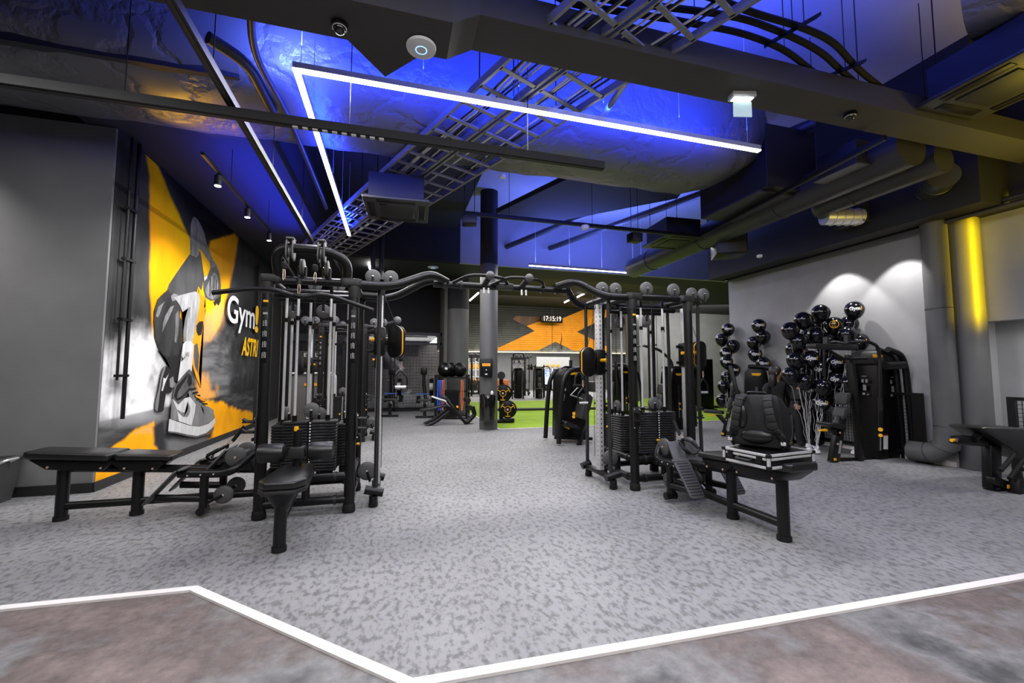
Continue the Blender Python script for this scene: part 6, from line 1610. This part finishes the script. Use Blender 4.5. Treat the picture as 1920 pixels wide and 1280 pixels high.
for px, py, lb_ in ((1880, 165, 'black-centred ceiling air conditioner at the top right'), (745, 396, 'ceiling air conditioner above the mural-side tower'), (1262, 456, 'small ceiling air conditioner above the far LED corner')):
    z = {1880: 3.9, 745: 3.5, 1262: 3.75}[px]; p = on_z(px, py, z)
    t = thing('ceiling_air_conditioner', lb_, 'air conditioner', p, -3)
    MB().box((0, 0, .02), (.84, .84, .04), bev=.01).build('fascia', DUCT, t)
    MB().box((0, 0, .2), (.7, .7, .34)).build('casing', DUCT_DARK, t, smooth=False)
    MB().box((0, 0, -.004), (.44, .44, .02), bev=.004).build('intake_grille', CABLE, t)
    m = MB()
    for sx, sy in ((1, 0), (-1, 0), (0, 1), (0, -1)): m.box((sx*.33, sy*.33, -.002), (.09 if sx else .5, .5 if sx else .09, .012), bev=.003)
    m.build('louvre', BLACK2, t)
    for sx in (-1, 1): MB().cyl((sx*.3, .3, .37), (sx*.3, .3, 5.5-p.z), .006, n=5).build('hanger_rod', BLACK, t)
# exhaust panels catching yellow light
for px, py, z, sx, sy, lb_ in ((1610, 330, 3.75, .75, .5, 'rectangular vent outlet under the ducts, left'), (1615, 423, 3.55, .5, .4, 'rectangular vent outlet under the ducts, lower right')):
    p = on_z(px, py, z); t = thing('vent_outlet', lb_, 'vent', p)
    MB().box((0, 0, .15), (sx, sy, .3), bev=.01).build('box', DUCT_DARK, t); MB().box((0, 0, -.005), (sx*1.1, sy*1.1, .02)).build('flange', DUCT, t)
# flexible conduits at the top right
for k, (pts, lb_) in enumerate([([(1020, -20), (1068, 7), (1263, 37), (1303, 45), (1387, 60), (1471, 91), (1535, 144), (1612, 190), (1640, 215)], 'lowest of the three black hoses curving at the top right'),
        ([(1050, -25), (1149, 3), (1263, 15), (1337, 24), (1404, 37), (1487, 69), (1540, 97), (1586, 141), (1636, 181), (1690, 215)], 'middle of the three black hoses curving at the top right'),
        ([(1250, -30), (1350, 0), (1411, 24), (1508, 52), (1562, 77), (1609, 131), (1670, 178), (1737, 215), (1800, 240)], 'uppermost of the three black hoses curving at the top right')]):
    P = [on_z(a, b, 4.12) for a, b in pts]
    t = thing('flexible_hose', lb_, 'hose', P[0]); MB().tube([p-P[0] for p in P], .026, 10, .25).build('hose', RUBBER, t)
    for i in (3, 5, 7):
        if i < len(P): MB().cyl(P[i]-P[0], P[i]-P[0]+V((0, 0, 1.3)), .005, n=5).build('hanger_rod', BLACK, t)
for a, b, lb_ in (((1290, 45), (1345, 2), 'short black strut under the hoses, left'), ((1440, 85), (1540, 28), 'short black strut under the hoses, middle'), ((1540, 150), (1625, 115), 'short black strut under the hoses, right')):
    A = on_z(*a, 4.07); B = on_z(*b, 4.07); t = thing('hose_strut', lb_, 'bracket', A)
    MB().prism([V((0, 0, 0)), B-A, B-A+V((0, .04, 0)), V((0, .04, 0))], (0, 0, .03)).build('rail', BLACK, t)
duct('ceiling_pipe', 'short pale slanted pipe between the cable ladders and the exit panel', [on_z(1130, 216, 4.02), on_z(1176, 150, 4.02)], .03, TRAY, 'pipe', n=10)
# bent pipes at left
duct('ceiling_pipe', 'bent pale pipe running down along the foil at the left LED corner', [on_z(470, -20, 4.0), on_z(472, 95, 4.0), on_z(540, 215, 4.0), on_z(600, 360, 4.0), on_z(612, 390, 4.0)], .03, DUCT, 'pipe', fillet=.3, n=12)
duct('ceiling_pipe', 'thin dark pipe beside the bent pale pipe', [on_z(390, 70, 4.0), on_z(465, 118, 4.0), on_z(510, 205, 4.0)], .05, DUCT_DARK, 'pipe', fillet=.2, n=12)
for k, (x, y) in enumerate([(700, 470), (716, 470)]):
    p = on_y(x, y, 9.6); t = thing('drop_pipe', ['left of two dark blue drop pipes far back', 'right of two dark blue drop pipes far back'][k], 'pipe', (p.x, p.y, 3.3)); MB().cyl((0, 0, 0), (0, 0, 2.2), .05, n=12).build('pipe', DUCT_DARK, t)
# dark hanging panels, loudspeakers, projectors
def spk(label, p, sx, sy, sz, rz, name='loudspeaker', cat='loudspeaker'):
    t = thing(name, label, cat, p, rz); MB().box((0, 0, 0), (sx, sy, sz), bev=.012).build('cabinet', BLACK2, t); MB().box((0, -sy/2-.003, 0), (sx*.9, .008, sz*.9), bev=.003).build('front_grille', CABLE, t)
    for s in (-1, 1): MB().cyl((s*sx*.35, 0, sz/2), (s*sx*.35, 0, 5.5-p.z), .005, n=5).build('hanger_rod', BLACK, t)
spk('big black hanging loudspeaker at the end of the far LED line', on_z(1366, 463, 3.6), .52, .5, .36, -30)
spk('small black loudspeaker on the track above the right tower', on_z(1190, 446, 3.55), .2, .18, .15, 5)
spk('small black loudspeaker left of the middle column top', on_z(880, 413, 3.6), .22, .18, .15, -10)
for k, (poly, z) in enumerate([([(930, 400), (1075, 330), (1195, 350), (1290, 345), (1270, 372), (1030, 418)], 4.6)]):
    P = [on_z(a, b, z) for a, b in poly]; o = P[0]
    struct(MB().prism(P, (0, 0, .1)).build('ceiling_panel', CEIL_DARK, smooth=False))
slab('ceiling_downstand_back', (1.7, 11.2, 4.2), (26, 11.3, 5.5), CEIL)
for k, (a, b) in enumerate([((3.0, 11.19), (5.6, 4.3)), ((4.2, 11.0), (6.3, 5.2))]):
    duct('ceiling_pipe', ['pale ceiling pipe slanting back to the far LED corner', 'second ceiling pipe slanting back to the far LED corner'][k], [(*a, 4.75), (*b, 4.75)], .07, DUCT, 'pipe', n=12)
# ------------------------------------------------------------------ lighting
BLUE = (.012, .04, 1.)
W = (1., .98, .96)
# blue accent lights hidden among the ceiling services
BL2 = (.1, .16, 1.)
area('blue_uplight_front', (2.3, 2.0, 4.15), (2.4, 1.9, 9), 150, 2.6, .5, BL2, spread=180)
area('blue_uplight_front', (3.5, 1.5, 4.3), (3.5, 1.5, 9), 110, .6, .6, BL2, spread=180)
area('blue_uplight_near', (1.6, 3.75, 4.0), (1.6, 4.6, 5.2), 210, 4.4, .1, BLUE, spread=180)
area('blue_uplight_corner', (-.95, 3.9, 4.1), (-1.1, 4.6, 5.2), 40, .3, .3, BL2, spread=180)
area('blue_uplight_side', (-.8, 6.1, 3.87), (-.8, 6.1, 9), 90, .1, 3.8, BLUE, spread=180)
area('blue_soffit_wash', (-1.9, 7.3, 3.62), (-1.9, 7.3, 4.2), 48, .5, 3.4, BLUE, spread=150)
area('blue_uplight_far', (4.5, 9.3, 3.87), (4.5, 9.6, 9), 170, 2.8, .1, BL2, spread=180)
area('blue_uplight_far_side', (5.95, 8.1, 3.87), (5.95, 8.1, 9), 90, .1, 2.4, BL2, spread=180)
# downlight from the LED lines (adds to the glowing diffusers)
area('led_down_near', (1.6, 3.73, 3.77), (1.6, 3.73, 0), 110, 4.6, .06, W)
area('led_down_side', (-.8, 5.9, 3.77), (-.8, 5.9, 0), 80, .06, 4.2, W)
area('led_down_far', (4.5, 9.44, 3.77), (4.5, 9.44, 0), 80, 2.8, .06, W)
# entrance ceiling lights behind the camera and the big room's other luminaires
area('entrance_lights', (1., .2, 3.6), (1., .9, 0), 290, 6., 2., W)
area('left_front_fill', (-3.2, 2.9, 3.5), (-3.0, 3.4, 0), 55, 2.6, .6, W)  # added fill to brighten the floor at front left, no fixture of its own
area('gym_floor_lights', (1., 7.5, 3.5), (1., 7.5, 0), 200, 2.2, 5., W)
area('back_room_lights', (8, 24, 2.9), (8, 24, 0), 1100, 12, 8, (1., .97, .93))
area('turf_lights', (6.5, 13.5, 4.15), (6.5, 13.5, 0), 330, 7, 6, W)
area('bulkhead_wash', (6., 15.2, 3.9), (6.2, 18, 2.6), 60, 6, .3, (1., .9, .75))
area('back_left_lights', (-.8, 11.5, 3.8), (-.8, 12, 0), 60, 2, 2, W)
# spots
for y in (5.55, 6.6, 7.7, 9.0): spot('mural_spot', (-1.9, y, 3.42), (MX, y+.55, 1.5), 125, W, .04, 95, .8)
spot('return_wall_spot', (-4.75, 4.75, 3.75), (-4.7, 5.7, 2.4), 120, W, .06, 90, .9)
for y in (5.35, 4.45): spot('right_wall_spot', (6.9, y, 3.28), (7.42, y, 1.7), 95, W, .03, 78, .3)
area('right_alcove_fill', (7.84, 2.6, 2.1), (8.1, 2.6, 1.2), 60, .05, 2., W)  # added fill that brightens the recess wall
area('back_right_fill', (12.5, 15.5, 3.9), (13.5, 18, 2.2), 130, 5, .5, W)  # added area fill, lightens the grey back right wall
# yellow accent light by the right column
area('yellow_accent', (7.4, 2.75, 2.75), (7.43, 3.8, 2.7), 9, 1.5, .06, (1., .7, .0), up='X', spread=28)
area('yellow_ceiling_wash', (6.7, 2.3, 2.7), (6.4, 2.9, 5), 20, .8, .8, (1., .75, .05))
area('yellow_back_wash', (6, 12.5, 3.7), (6, 14, 4.3), 14, 6, .3, (1., .8, .1))
spot('mural_bounce_fill', (-2.75, 6.3, 3.0), (-1.75, 4.75, 4.1), 60, (1., .5, .02), .1, 36, .3)  # added orange lamp standing in for the mural's reflection in the foil duct
area('yellow_corner_wash', (5.6, 1.2, 3.3), (5.5, 1.3, 5), 14, .6, .6, (1., .72, .03))
